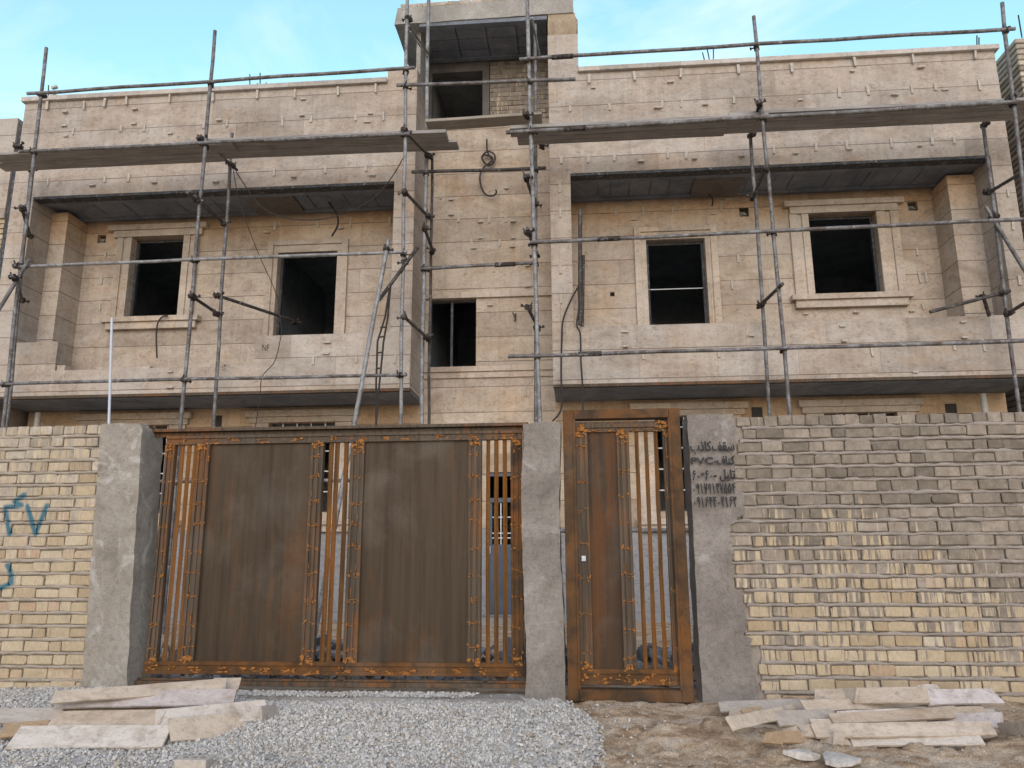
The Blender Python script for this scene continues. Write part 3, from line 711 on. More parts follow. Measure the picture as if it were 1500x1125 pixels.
# ------------------------------------------------------------------ narrow door
DY = .0
door = empty('wicket_gate', (.37, DY, .2), 'narrow rusty metal door in a brown steel frame beside the stencilled pillar', 'door')
x0, x1, z0, z1 = -.105, .835, .19, 2.425
mb = MB(); fw = .088
mb.box(x0, x0+fw, DY-.03, DY+.09, z0, z1); mb.box(x1-fw, x1, DY-.03, DY+.09, z0, z1)
mb.box(x0+fw, x1-fw, DY-.028, DY+.09, z1-.075, z1); mb.box(x0+fw, x1-fw, DY-.026, DY+.09, z0, z0+.085)
mb.box(x0+fw-.012, x0+fw+.012, DY-.036, DY-.028, z0+.085, z1-.075); mb.box(x1-fw-.012, x1-fw+.012, DY-.036, DY-.028, z0+.085, z1-.075)
mb.build('door_frame', [M['rust'], M['weld']], door, bevel=.003)
LY = DY+.03
lx0, lx1, lz0, lz1 = x0+fw+.006, x1-fw-.006, z0+.115, z1-.095
leaf = MB(); leaf.box(lx0, lx1, LY-.02, LY+.02, lz1-.085, lz1); leaf.box(lx0+.085, lx1-.085, LY-.033, LY-.02, lz1-.05, lz1-.02)
for k in range(9): blotch(leaf, lx0+(lx1-lx0)*(k+.5)/9, LY-.034, lz1-.075, .04, .010, 5)
blotch(leaf, lx1-.05, LY-.035, lz1-.04, .045, .03, 10); blotch(leaf, lx0+.05, LY-.035, lz1-.05, .04, .03, 8)
leaf = leaf.build('door_leaf', [M['stile'], M['weld']], door, bevel=.002)
def dxx(px): return aX(px, 700, LY)
ml = lz0+.115; mt = lz1-.085
rail(lx0, lx1, lz0, ml, leaf, 'rust', 8, LY)
stile(lx0, dxx(862), ml, mt, leaf, 'stile', LY, 7); stile(dxx(904.5), dxx(923), ml, mt, leaf, 'stile', LY, 9); stile(dxx(973), lx1, ml, mt, leaf, 'stile', LY, 5)
sheet(dxx(862), dxx(904.5), ml, mt, leaf, LY-.006, 'sheet_rust', 'sheet_panel', .004)
for a in (934.5, 948.5, 962.5):
    mb = MB(); x = dxx(a); n = 10
    mb.path([(x+.004*nz(a, k), LY, ml+(mt-ml)*k/n) for k in range(n+1)], (.0165), 4); mb.sm = [False]*len(mb.sm); mb.build('bar', M['bar_rust'], leaf)
mb = MB(); q = at(855, 818, LY-.03); mb.box(q.x-.016, q.x+.016, LY-.04, LY-.03, q.z-.02, q.z+.02); mb.path([(q.x, LY-.045, q.z), (q.x, LY-.04, q.z)], .010, 10); mb.build('lock_plate', M['white'], leaf)

# ------------------------------------------------------------------ house
house = empty('house', (-1.45, 7.0, .2), 'two storey travertine clad house under construction with dark empty windows', 'house')
YF, YB = 6.0, 7.15
def part(mb, name, mat, bevel=0, parent=None, label=None):
    o = mb.build(name, mat if isinstance(mat, (list, tuple)) else (M[mat] if isinstance(mat, str) else mat), parent or house, bevel=bevel)
    if label: o['label'] = label
    return o
ZS0, ZS1, ZP = 3.96, 7.655, 9.565
# bays: (outer x, core x) and recess opening
BL = (-10.12, -2.70, -9.71, -3.06); BRi = (-.35, 7.19, 0.0, 6.875)
part(MB().walls(BL[0], BL[1], ZS0, ZP, YF, YF+.18, [(BL[2], BL[3], 4.915, ZS1), (-8.89, -5.37, 4.40, 4.915)]), 'facade_wall', 'trav_front')
part(MB().walls(BRi[0], BRi[1], ZS0, ZP, YF, YF+.18, [(BRi[2], BRi[3], 4.915, ZS1)]), 'facade_wall', 'trav_front')
# ragged edge of the unfinished balustrade
mb = MB()
for a, b, h in ((-8.87, -8.72, .10), (-8.16, -7.2, .05), (-6.0, -5.9, .05)): part(MB().box(a, b, YF+.02, YF+.16, 4.402, 4.40+h, 0, .008), 'broken_stone', 'trav_back')
for a, b in ((BL[0], BL[2]), (BL[3], BL[1]), (BRi[0], BRi[2]), (BRi[3], BRi[1])):
    part(MB().box(a, b, YF+.182, YB, ZS0, ZP), 'return_wall', 'trav_front')
for a, b in ((BL[2], BL[3]), (BRi[2], BRi[3])):
    mb = MB().box(a, b, YF+.182, YB, ZS1+.0, 7.95)
    k = a+.5
    mb.box(a, b, YF+.19, YF+.30, ZS1-.05, ZS1-.002); mb.box(a, b, YB-.22, YB-.14, ZS1-.05, ZS1-.002)      # steel joists and block infill under the slab
    while k < b-.4:
        w = rnd.uniform(.18, .5); mb.box(k, k+w, YF+.32, YB-.24, ZS1-rnd.uniform(.008, .03), ZS1-.002); k += w+.012
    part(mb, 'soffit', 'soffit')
    part(MB().box(a, b, YF-.003, YF+.18, ZS1-.052, ZS1-.003), 'edge_angle', 'darksteel')
    part(MB().box(a, b, YF+.182, YB, ZS0, 4.2), 'balcony_floor', 'conc')
# cement patches on the soffits
for a, b in ((-5.9, -5.0), (2.15, 3.0)): part(MB().box(a, b, YF+.30, YB-.13, ZS1-.055, ZS1-.033), 'plaster_patch', M['patch'])
for B in (BL, BRi):
    part(MB().box(B[0]+.002, B[1]-.002, YF+.004, YF+.09, 3.915, ZS0-.003), 'slab_edge', 'stile')
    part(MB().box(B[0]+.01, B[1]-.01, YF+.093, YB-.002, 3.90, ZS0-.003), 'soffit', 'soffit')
# parapet caps
part(MB().box(BL[0]-.05, -3.24, YF-.07, YF+.24, ZP+.002, 9.66), 'parapet_cap', 'trav_cap', .006)
part(MB().box(.18, BRi[1]+.06, YF-.07, YF+.24, ZP+.002, 9.655), 'parapet_cap', 'trav_cap', .006)
part(MB().box(-3.24, -2.70, YF+.001, YF+.24, ZP+.002, 9.86), 'parapet_step', 'trav_front')
# pilasters inside the recesses
for a, b in ((-9.71, -9.40), (6.42, 6.875)):
    part(MB().box(a, b, 6.55, YB-.002, 4.2, ZS1-.06), 'pilaster', 'trav_back')
# windows of the upper floor
WIN = []
def hole(l, t, r, b, y): return (aX(l, y, 7.09), aX(r, y, 7.09), b, t)
WL = (aX(192, 360, 7.09), aX(268, 360, 7.09), aZ(230, 464, 7.09), aZ(230, 346, 7.09))
WM = (aX(406, 375, 7.09), aX(493, 375, 7.09), 5.0, aZ(450, 368, 7.09))
W1 = (aX(946.5, 355, 7.09), aX(1033, 355, 7.09), 5.0, aZ(990, 349, 7.09))
W2 = (aX(1185, 325, 7.09), aX(1285, 325, 7.09), aZ(1235, 431, 7.09), aZ(1235, 311, 7.09))
vents = [(aX(149, 350, YB), aZ(149, 350, YB)), (aX(1090, 311, YB), aZ(1090, 311, YB)), (aX(1337, 302, YB), aZ(1337, 302, YB)), (aX(897, 431, YB), aZ(897, 431, YB))]
vh = [(x-s_, x+s_, z-s_, z+s_) for (x, z), s_ in zip(vents, (.085, .085, .085, .04))]
part(MB().walls(BL[0], BL[1], 3.93, 7.9, YB, YB+.24, [WL, WM, vh[0]]), 'recess_wall', 'trav_back')
part(MB().walls(BRi[0], BRi[1], 3.93, 7.9, YB, YB+.24, [W1, W2]+vh[1:]), 'recess_wall', 'trav_back')
for (a, b, c, d) in vh:
    mb = MB().box(a, b, YB+.10, YB+.14, c, d); 
    if b-a > .1: mb.box(a+.02, b-.05, YB+.06, YB+.10, c+.03, d-.06, 1); mb.path([(a+.05, YB+.02, c+.07), (b-.04, YB+.03, c+.05)], .016, 8, 1)
    part(mb, 'junction_box', [M['cable'], M['conc']])
def frame(H):
    x0, x1, z0, z1 = H
    m_ = MB().box(x0+.003, x0+.05, YB+.13, YB+.20, z0, z1).box(x1-.05, x1-.003, YB+.13, YB+.20, z0, z1).box(x0+.05, x1-.05, YB+.13, YB+.20, z1-.05, z1-.004).box(x0+.05, x1-.05, YB+.15, YB+.20, z0+.002, z0+.03)
    return part(m_, 'window', 'darksteel')
def cornice_window(H, l, r, sill_l, sill_r, lin_l, lin_r):
    x0, x1, z0, z1 = H; y = YB; f = frame(H)
    for (a, b) in ((l, x0), (x1, r)):
        w = b-a
        part(MB().box(a, b, y-.03, y-.002, z0, z1).box(a, a+w*.42, y-.06, y-.031, z0, z1).box(b-w*.36, b, y-.06, y-.031, z0, z1), 'jamb', 'trav_trim', .003, f)
    part(MB().box(lin_l, lin_r, y-.13, y-.002, z1+.13, z1+.235).box(lin_l+.10, lin_r-.10, y-.085, y-.002, z1+.002, z1+.1295), 'lintel', 'trav_trim', .004, f)
    part(MB().box(sill_l, sill_r, y-.15, y-.002, z0-.10, z0-.002).box(sill_l+.07, sill_r-.07, y-.10, y-.002, z0-.235, z0-.1005), 'sill', 'trav_trim', .004, f)
    return f
def plain_window(H, l, r, top):
    x0, x1, z0, z1 = H; y = YB; f = frame(H); zb = 4.3
    for (a, b, o) in ((l, x0, 0), (x1, r, 1)):
        w = b-a; s = MB().box(a, b, y-.03, y-.002, zb, z1+.002)
        s.box(a, a+w*.55, y-.065, y-.031, zb, top) if not o else s.box(b-w*.55, b, y-.065, y-.031, zb, top)
        part(s, 'jamb', 'trav_trim', .003, f)
    wl = (x0-l)*.55
    part(MB().box(l, r, y-.03, y-.002, z1+.003, top-.001).box(l+wl+.001, r-wl-.001, y-.065, y-.0305, top-.09, top), 'lintel', 'trav_trim', .003, f)
    return f
cornice_window(WL, aX(171, 360, 7.09), aX(290, 360, 7.09), aX(149, 468, 7.05), aX(291, 466, 7.05), aX(159, 336, 7.05), aX(303, 330, 7.05))
cornice_window(W2, aX(1157, 325, 7.09), aX(1317, 325, 7.09), aX(1160, 438, 7.05), aX(1338, 436, 7.05), aX(1148, 296, 7.05), aX(1323, 290, 7.05))
wm = plain_window(WM, aX(392, 375, 7.09), aX(509, 375, 7.09), aZ(450, 351, 7.09))
w1 = plain_window(W1, aX(929, 355, 7.09), aX(1051, 355, 7.09), aZ(990, 331, 7.09))
z = aZ(990, 423, 7.3); mb = MB().tube((W1[0], YB+.16, z), (W1[1], YB+.16, z), .011, 8); part(mb, 'cross_rod', 'grille', 0, w1)
# core between the bays
CW = (-2.62, -1.76, 4.57, 5.85)
part(MB().walls(BL[1], BRi[0], 3.0, 9.42, YB, YB+.24, [CW]), 'core_wall', 'trav_core')
part(MB().box(-2.695, -.355, YB-.05, YB-.002, 5.855, 5.965), 'string_course', 'trav_trim', .004)
part(MB().box(-2.695, -.355, YB-.07, YB-.002, 4.47, 4.565).box(-2.695, -.355, YB-.035, YB-.002, 4.36, 4.4695), 'string_course', 'trav_trim', .004)
mb = MB(); x = aX(662, 490, YB+.1); mb.box(x-.022, x+.022, YB+.08, YB+.12, CW[2], CW[3]-.03); mb.box(CW[0], CW[1], YB+.08, YB+.12, CW[3]-.03, CW[3]-.002); mb.box(CW[0], CW[0]+.03, YB+.08, YB+.12, CW[2], CW[3]-.03)
part(mb, 'window', 'darksteel')
# stair head on the roof
TZ0, TZ1 = 9.42, 10.785
part(MB().box(-2.78, -2.703, YF+.245, 9.6, ZP+.004, TZ1), 'stair_wall', 'conc')
part(MB().box(BRi[0], .185, YF+.001, YF+.5, ZP+.002, 10.36), 'stair_pier', 'trav_front')
def ragged(v): return v+Vector((.05*nz(v.z, 3, 1, 7) if v.x > .1 else 0, 0, 0))+noise.noise_vector(v*6)*.008
part(MB().roughbox(-.34, .17, YF+.02, YF+.5, 10.36, TZ1+.02, .05, ragged), 'bare_stone_pier', mat_conc('tan_stone', (.27, .205, .14), (.37, .29, .205), (.44, .36, .27), 1.5, .8))
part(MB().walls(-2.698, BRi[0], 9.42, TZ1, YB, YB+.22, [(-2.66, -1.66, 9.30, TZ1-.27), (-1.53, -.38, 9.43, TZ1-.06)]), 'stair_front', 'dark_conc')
mb = MB(); k = 9.46
while k < 10.72:
    x = -1.52-rnd.random()*.08
    while x < -.36:
        w = rnd.choice((.1, .1, .2, .14)); a = max(x, -1.515); b = min(x+w, -.385)
        if b-a > .02: mb.box(a, b, YB+.02+rnd.uniform(0, .012), YB+.1, k, k+.078, 0, .004)
        x += w+.016
    k += .098
part(mb, 'brick_infill', 'brick_tower'); part(MB().box(-1.52, -.39, YB+.04, YB+.16, 9.43, 10.77), 'infill_mortar', 'mortar_r')
mb = MB().roughbox(-3.1, .12, YF, 10.0, TZ1+.003, 11.13, .12, lambda v: Vector((v.x-(.05*(11.13-v.z)/.35 if v.x < -3 else 0), v.y, v.z+.01*(v.x+1.5)))+noise.noise_vector(v*3)*.012)
part(mb, 'stair_roof_slab', 'conc')
mb = MB()
for j in range(3):
    for i in range(4):
        mb.box(-2.6+i*.56, -2.6+i*.56+.54, YF+.16+j*.32, YF+.16+j*.32+.30, TZ1-.05-rnd.uniform(0, .012), TZ1-.002)
mb.box(-2.69, -.36, YF+.02, YF+.13, TZ1-.075, TZ1-.001); mb.box(-2.69, -.36, YB-.14, YB-.04, TZ1-.08, TZ1-.001)
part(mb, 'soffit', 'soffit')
mb = MB(); x = -3.05
while x < .05:
    w = rnd.uniform(.19, .22); hh = .075+(.09 if -1.75 < x < -.1 else 0); mb.box(x, x+w, YF+.03, YF+.14, 11.15+.01*(x+1.5), 11.15+.01*(x+1.5)+hh, 0, .006); x += w+.012
part(mb, 'brick_course', 'brick_far')
# ground floor
GA = (-8.7, -7.36, 2.02, 3.61); GB = (-5.5, -4.28, 2.02, 3.61); GC = (1.36, 2.52, 1.98, 3.60); GD = (4.2, 5.4, 2.0, 3.60); GDo = (-1.57, -.86, .3, 2.68)
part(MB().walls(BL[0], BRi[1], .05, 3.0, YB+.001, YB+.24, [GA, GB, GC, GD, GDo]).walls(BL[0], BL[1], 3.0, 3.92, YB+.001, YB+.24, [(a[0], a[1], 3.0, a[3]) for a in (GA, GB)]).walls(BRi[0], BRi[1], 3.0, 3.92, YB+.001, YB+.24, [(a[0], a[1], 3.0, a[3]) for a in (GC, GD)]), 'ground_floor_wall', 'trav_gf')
for H in (GA, GB, GC, GD):
    a, b, c, d = H
    s = frame(H)
    for e in (a-.30, b): part(MB().box(e, e+.30, YB-.04, YB-.002, c-.12, d), 'jamb', 'trav_trim', .003, s)
    part(MB().box(a-.42, b+.42, YB-.12, YB-.002, d+.105, d+.22).box(a-.36, b+.36, YB-.08, YB-.002, d+.002, d+.103), 'lintel', 'trav_trim', .004, s)
    part(MB().box(a-.38, b+.38, YB-.13, YB-.002, c-.22, c-.122).box(a-.33, b+.33, YB-.08, YB-.002, c-.34, c-.222), 'sill', 'trav_trim', .004, s)
    mb = MB(); k = c
    while k < d+.01: mb.box(a+.003, b-.003, YB+.05, YB+.07, k-.01, k+.01) if c < k < d else None; k += .36
    k = a+.24
    while k < b: mb.box(k-.01, k+.01, YB+.03, YB+.049, c+.002, d-.002); k += .26
    part(mb, 'grille', 'grille', 0, s)
for x, z in ((aX(318, 617, YB), aZ(318, 617, YB)), (aX(1109, 605, YB), aZ(1109, 605, YB)), (aX(1393, 600, YB), aZ(1393, 600, YB))):
    part(MB().box(x-.09, x+.09, YB-.012, YB-.002, z-.10, z+.10), 'junction_box', 'cable')
d = MB(); a, b, c, e = GDo
d.box(a, a+.06, YB+.04, YB+.12, c, e).box(b-.06, b, YB+.04, YB+.12, c, e).box(a+.06, b-.06, YB+.04, YB+.12, e-.07, e).box(a+.06, b-.06, YB+.05, YB+.10, c, c+1.15).box(a+.06, b-.06, YB+.05, YB+.11, e-.52, e-.44)
d.box(a+.16, a+.20, YB+.05, YB+.10, c+1.15, e-.53).box(b-.12, b-.06, YB+.05, YB+.10, c+1.15, e-.53).box(a+.06, a+.10, YB+.05, YB+.10, c+1.15, e-.53)
d = part(d, 'door', 'door_blue', .004)
part(MB().box(a+.24, a+.26, YB+.06, YB+.08, c+1.15, e-.53).box(a+.10, b-.12, YB+.055, YB+.075, c+1.25, c+1.27).box(a+.10, b-.12, YB+.055, YB+.075, c+1.33, c+1.35).box(a+.10, b-.12, YB+.055, YB+.075, c+1.6, c+1.62), 'grille', 'grille', 0, d)
part(MB().box(a+.02, a+.075, YB+.01, YB+.04, c+1.0, c+1.12), 'lock_plate', 'white', 0, d)
part(MB().box(a-.2, b+.2, YB-.6, YB-.002, .1, .29), 'door_step', 'conc')
# dark shell: floors, rear wall, roof
mb = MB().box(-10.1, 7.17, 11.6, 11.8, .0, 9.0).box(-10.1, 7.17, YB+.26, 11.6, 3.9, 4.12).box(-10.1, 7.17, YB+.26, 11.6, 7.6, 7.9).box(-10.1, 7.17, YB+.26, 11.6, 8.75, 9.0).box(-10.1, 7.17, YB+.26, 11.6, .0, .2)
mb.box(-10.1, -9.95, YB+.26, 11.6, .2, 9.0).box(7.0, 7.17, YB+.26, 11.6, .2, 9.0)
for x in (-6.2, -2.9, -.3, 3.2): mb.box(x, x+.12, YB+.26, 11.6, .2, 7.6)
part(mb, 'inner_structure', 'dark')
mb = MB().box(-2.7, -.3, 9.5, 9.6, 9.0, TZ1).box(-.36, -.28, YF+.52, 9.6, 9.0, TZ1)
for k in range(7): mb.box(-2.68, -.4, 8.2+k*.2, 8.2+k*.2+.2, 9.0+k*.17, 9.0+k*.17+.16) if k < 5 else None
part(mb, 'stair_well', 'dark')
for px, py, Y in ((57, 600, 6.7), (1440, 580, 6.7)):
    x = aX(px, py, Y); part(MB().path([(x, Y, .2), (x, Y, 3.80)], .052, 14), 'downpipe', 'pipe')
# rebar stubs left standing in the roof
for px, py, h in ((63, 137, 8), (71, 137, 12), (366, 128, 19), (381, 126, 19), (377, 126, 4), (390, 126, 5), (1033, 92, 15), (1040, 92, 20), (1045, 91, 20), (1431, 65, 13), (1434, 65, 10)):
    A = at(px, py, 6.6); B = at(px-(4 if 1030 < px < 1042 else 0), py-h, 6.6)
    part(MB().path([A-Vector((0, 0, .4)), A, B], .011, 6), 'rebar', 'coupler')
for px, py in ((80, 128), (78, 139)):
    A = at(px, py, 6.3); part(MB().obox(A, Vector((.05, 0, .012)), Vector((0, .03, 0)), Vector((-.006, 0, .022))), 'brick_scrap', 'chip')
# stone chips glued over the joints by the masons
V6 = [(71,156),(125,156),(155,152),(187,149),(250,146),(313,144),(378,140),(433,139),(496,135),(551,131),(55,196),(108,193),(178,189),(212,188),(299,184),(333,181),(414,178),(456,175),(521,173),(562,171),(71,267),(154,263),(189,261),(402,253),(477,249),(536,247),(863,117),(929,113),(997,109),(1081,103),(1159,101),(1251,92),(1336,88),(1427,81),(835,160),(893,157),(970,153),(998,151),(1075,147),(1229,136),(1271,133),(1335,131),(1370,128),(1434,125),(822,235),(862,232),(900,231),(978,226),(1005,228),(1133,220),(1195,216),(1240,213),(1305,210),(1365,207),(1397,206),(820,275),(821,313),(821,395),(822,438),(1476,283),(1483,330),(1493,411),(459,529),(522,527),(579,526),(1277,515),(1397,507),(1440,506),(942,521),(1053,518)]
VB = [(646,287),(672,321),(717,320),(741,321),(691,357),(732,356),(682,395),(723,394),(403,331),(466,329),(514,326),(571,325),(902,311),(942,309),(985,308),(1056,303),(1081,379),(1072,417),(1343,369),(1347,407),(1356,406),(1352,449),(155,374),(149,412),(147,450),(665,576),(769,573)]
H6 = [(97,165),(95,185),(97,200),(199,161),(197,182),(250,196),(322,177),(445,146),(443,170),(543,167),(538,179),(136,272),(227,268),(317,267),(431,260),(546,257),(869,129),(982,121),(963,159),(1033,154),(1172,147),(1310,140),(1384,132),(1248,105),(1348,100),(939,237),(1017,233),(1086,229),(1165,225),(1244,219),(1347,214),(915,486),(916,508),(1234,478),(1236,500),(1410,472),(1412,495),(480,502),(478,518),(250,545),(250,568),(1100,492),(1340,545)]
HB = [(742,276),(661,293),(661,315),(704,326),(752,325),(704,349),(752,349),(694,364),(751,362),(718,447),(923,300),(929,322),(1045,314),(1066,293),(392,341),(500,335),(1180,460),(1253,458),(1335,456),(773,390),(773,420)]
chips = [(0, p, YF) for p in V6]+[(0, p, YB) for p in VB]+[(1, p, YF) for p in H6]+[(1, p, YB) for p in HB]
rest = MB(); cnt = 0
for kind, (px, py), Y in chips:
    q = at(px, py, Y); a = rnd.uniform(-.09, .09); mb = MB() if cnt < 97 else rest
    if kind == 0:
        L = rnd.uniform(.055, .10); w = rnd.uniform(.014, .024); t_ = .011
        if Y == YF and (py < 160 and q.z > 9.3): q.y -= .03; L = .085
    else: L = rnd.uniform(.012, .017); w = rnd.uniform(.035, .06); t_ = rnd.uniform(.016, .03)
    ax = Vector((math.cos(a), 0, math.sin(a))); az = Vector((-math.sin(a), 0, math.cos(a)))
    mb.obox(Vector((q.x, Y-t_-.001 if q.y > Y-.01 else q.y-t_, q.z)), ax*w, Vector((0, t_, 0)), az*L)
    if cnt < 97: part(mb, 'stone_chip', 'chip')
    cnt += 1
part(rest, 'stone_chips', 'chip')['kind'] = 'stuff'
# loose marks written on the stones
house_txt = text_obj('NF', 384, 514, 9, 10, house, YF-.004, 'mason_mark', 'cable', .0, 0)

# ------------------------------------------------------------------ neighbours
nb = empty('neighbour_building', (-12.5, 7, .2), 'neighbouring building clad in pale stone over brick at the far left', 'building')
xr = -10.24
part(MB().box(-18, xr, YF+.02, 14, 7.28, 9.28), 'stone_wall', 'trav_front', 0, nb)
part(MB().box(-18, xr-.02, YF+.10, 14, .1, 7.27), 'mortar_core', 'mortar_l', 0, nb)
mb = MB(); k = 2.0
while k < 7.2:
    x = -11.6+rnd.random()*.1
    while x < xr-.03:
        w = rnd.choice((.1, .2, .2)); b = min(x+w, xr-.015); mb.box(x, b, YF+.06+rnd.uniform(0, .01), YF+.14, k, k+.08, 0, .004); x += w+.015
    k += .1
part(mb, 'brickwork', 'brick_far', 0, nb)
part(MB().box(xr+.012, xr+.10, YF+.05, YF+.25, .1, 9.22), 'steel_column', 'darksteel', 0, nb)
nr = empty('neighbour_building', (8.6, 8, .2), 'neighbouring raw brick building rising beyond the right end of the scaffold', 'building')
X0, Y0, ZT_ = 7.62, 6.1, 9.83
mb = MB(); k = .2; n = 0
while k < ZT_-.05:
    o = .012*(n % 2); e = rnd.uniform(-.004, .004)
    c = .085
    vs = []
    mb.box(X0-.012+e, 12, Y0-.012+e, 14, k, k+c); n += 1; k += .105
part(mb, 'brickwork', mat_brick('pale_brick_courses', cemL, None, -6, 5, None, 1.0), .012, nr)
part(MB().box(X0+.015, 11.9, Y0+.015, 13.9, .2, ZT_-.02), 'mortar_core', 'mortar_r', 0, nr)
A = at(1497, 55, 6.5); part(MB().path([A, A+Vector((0, 0, .45))], .012, 6), 'rebar', 'coupler', 0, nr)

# ------------------------------------------------------------------ scaffold
scaf = empty('scaffold', (-1, 5.3, .2), 'grey steel tube scaffold clamped together across the whole house front', 'scaffold')
F_, B_ = 4.85, 5.7
RT_ = .029
def spart(mb, name, mat): return mb.build(name, M[mat], scaf)
cp = MB()
cp.path([(0, -.06, 0), (0, .045, 0)], .030, 8); cp.path([(0, 0, -.035), (0, 0, .035)], .040, 10); cp.path([(-.04, -.055, 0), (.04, -.055, 0)], .038, 10)
cp.path([(.03, 0, .0), (.085, -.01, .012)], .011, 6); cp.path([(-.02, -.055, .03), (-.03, -.065, .075)], .011, 6); cp.obox(Vector((.088, -.01, .012)), Vector((.012, 0, 0)), Vector((0, .018, 0)), Vector((0, 0, .018)))
cp0 = None
def coupler(P, parent, sc=1.0):
    global cp0
    if cp0 is None:
        cp0 = cp.build('coupler', M['coupler'], origin=(0, 0, 0)); o = cp0
    else:
        o = cp0.copy(); COL.objects.link(o)
    o.parent = parent; o.location = Vector(P)-Vector(scaf['_w']); o.rotation_euler = (rnd.uniform(-.3, .3), rnd.uniform(-.4, .4), rnd.uniform(-.5, .5)+(math.pi if rnd.random() < .4 else 0)); o.scale = (sc,)*3
    return o
STD = {}
def standard(key, top, bot, Y, mat='tube', r=RT_, foot=.2, rad=None):
    A = at(*top, Y); B = at(*bot, Y); d = (B-A)/(B.z-A.z)
    C_ = A+d*(foot-A.z); mb = MB().tube(A, C_, r, 12, 0, .02)
    o = spart(mb, 'standard', mat); STD[key] = (A, C_, o); return o
standard('F1', (68, 70), (5, 620), F_); standard('F2', (315, 45), (265, 622), F_); standard('F3', (597, -45), (586, 615), F_, 'tube_light'); standard('F4', (771, -45), (791, 615), F_, 'tube_light', .032)
standard('F5', (1104, 24), (1157, 607), F_); standard('F6', (1468, 4), (1535, 600), F_)
standard('R1', (46, 248), (10, 620), B_); standard('R2', (340, 195), (313, 622), B_); standard('R3', (629, -45), (617, 615), B_, 'tube_light', .033); standard('R4', (784, 36), (785, 615), B_)
standard('R3b', (633, 226), (628, 615), B_+.12, 'tube_dark', .024)
standard('R5', (1099, 195), (1128, 607), B_); standard('R6', (1440, 182), (1493, 601), B_)
standard('B1', (850, 308), (850, 420), 5.92, 'tube_dark', .034, 4.92); standard('B2', (854.5, 374), (853, 478), 6.03, 'tube_dark', .028, 4.92)
def onstd(key, z):
    A, C_, o = STD[key]; return A+(C_-A)*((z-A.z)/(C_.z-A.z))
def ledger(p, q, Y, mat='tube', keys=(), r=RT_, sleeve=None):
    A = at(*p, Y); B = at(*q, Y)
    o = spart(MB().tube(A, B, r, 12, 0, .02), 'ledger', mat)
    for k in keys:
        S_ = STD[k][0]; z = A.z+(B.z-A.z)*((S_.x-A.x)/(B.x-A.x)); P_ = onstd(k, z); coupler((P_.x, P_.y-.0, z), STD[k][2])
    if sleeve:
        C_ = A.lerp(B, sleeve); D = (B-A).normalized()*.17
        spart(MB().tube(C_-D, C_+D, r*1.35, 12).obox(C_-D*.6-Vector((0, .03, .03)), Vector((.02, 0, 0)), Vector((0, .015, 0)), Vector((0, 0, .015))).obox(C_+D*.6-Vector((0, .03, .03)), Vector((.02, 0, 0)), Vector((0, .015, 0)), Vector((0, 0, .015))), 'sleeve', 'coupler')
    return o
LY_ = F_-.062
ledger((40, 137), (608, 99), LY_, 'tube', ('F1', 'F2', 'F3')); ledger((761, 87), (1487, 42), LY_, 'tube', ('F4', 'F5', 'F6'), RT_, .09)
ledger((28, 222), (600, 196), LY_, 'tube', ('F1', 'F2', 'F3')); ledger((741, 194), (1492, 149), LY_, 'tube', ('F4', 'F5', 'F6'), .033, .14)
ledger((20, 391), (596, 369), LY_, 'tube_light', ('F1', 'F2', 'F3'), .026); ledger((776, 355), (1530, 320), LY_, 'tube', ('F4', 'F5'), RT_, .16)
ledger((-30, 563), (596, 549), LY_, 'tube', ('F1', 'F2', 'F3'), .026); ledger((744, 522), (1530, 498), LY_, 'tube', ('F4', 'F5'), RT_, .16)
ledger((581, 125), (843, 116), LY_-.0, 'tube', ('F3', 'F4')); ledger((603, 252), (800, 246), B_-.062, 'tube_dark', ('R3', 'R4')); ledger((616, 394), (782, 385), B_-.062, 'tube', ('R3', 'R4'), RT_, .75)
ledger((120, 706), (700, 703), LY_, 'tube', ()); ledger((805, 778), (1100, 774), LY_, 'tube', ())
def transom(a, b, key_f, key_r, over=(.14, .14), mat='tube_dark'):
    zz = aZ(*b, B_); A = atz(*a, zz); B = at(*b, B_); D = (B-A).normalized()
    spart(MB().tube(A-D*over[0], B+D*over[1], .027, 10), 'transom', mat)
    for k, P_ in ((key_f, A), (key_r, B)):
        if k: coupler(P_, STD[k][2], 1.1)
transom((297, 205), (338, 241), 'F2', 'R2', (.12, .2)); transom((288, 293), (329, 328), 'F2', 'R2', (.28, .05)); transom((284, 436), (321, 461), 'F2', 'R2', (.02, .06))
transom((594, 193), (629, 229), 'F3', 'R3', (.06, .1)); transom((593, 281), (627, 317), 'F3', 'R3', (.05, .08)); transom((592, 464), (627, 496), 'F3', 'R3', (.06, .1)); transom((622, 335), (634, 367), 'R3', 'R3b', (.0, .03))
transom((772, 170), (794, 214), 'F4', 'R4', (.1, .1)); transom((771, 262), (784, 300), 'F4', 'R4', (.1, .02)); transom((773, 450), (788, 480), 'F4', 'R4', (.03, .15)); transom((775, 342), (785, 372), 'F4', 'R4', (.2, .02))
transom((1112, 153), (1099, 199), 'F5', 'R5', (.1, .06)); transom((1121, 246), (1104, 288), 'F5', 'R5', (.05, .03)); transom((1142, 420), (1113, 448), None, 'R5', (.12, .1))
transom((1484, 142), (1441, 184), 'F6', 'R6', (.1, .05)); transom((1502, 250), (1450, 281), 'F6', 'R6', (.1, .08)); transom((1514, 436), (1475, 460), 'F6', 'R6', (.1, .05))
transom((32, 305), (44, 346), 'F1', 'R1', (.1, .03)); transom((29, 215), (46, 250), 'F1', 'R1', (.08, .03)); transom((22, 408), (33, 440), 'F1', 'R1', (.02, .03))
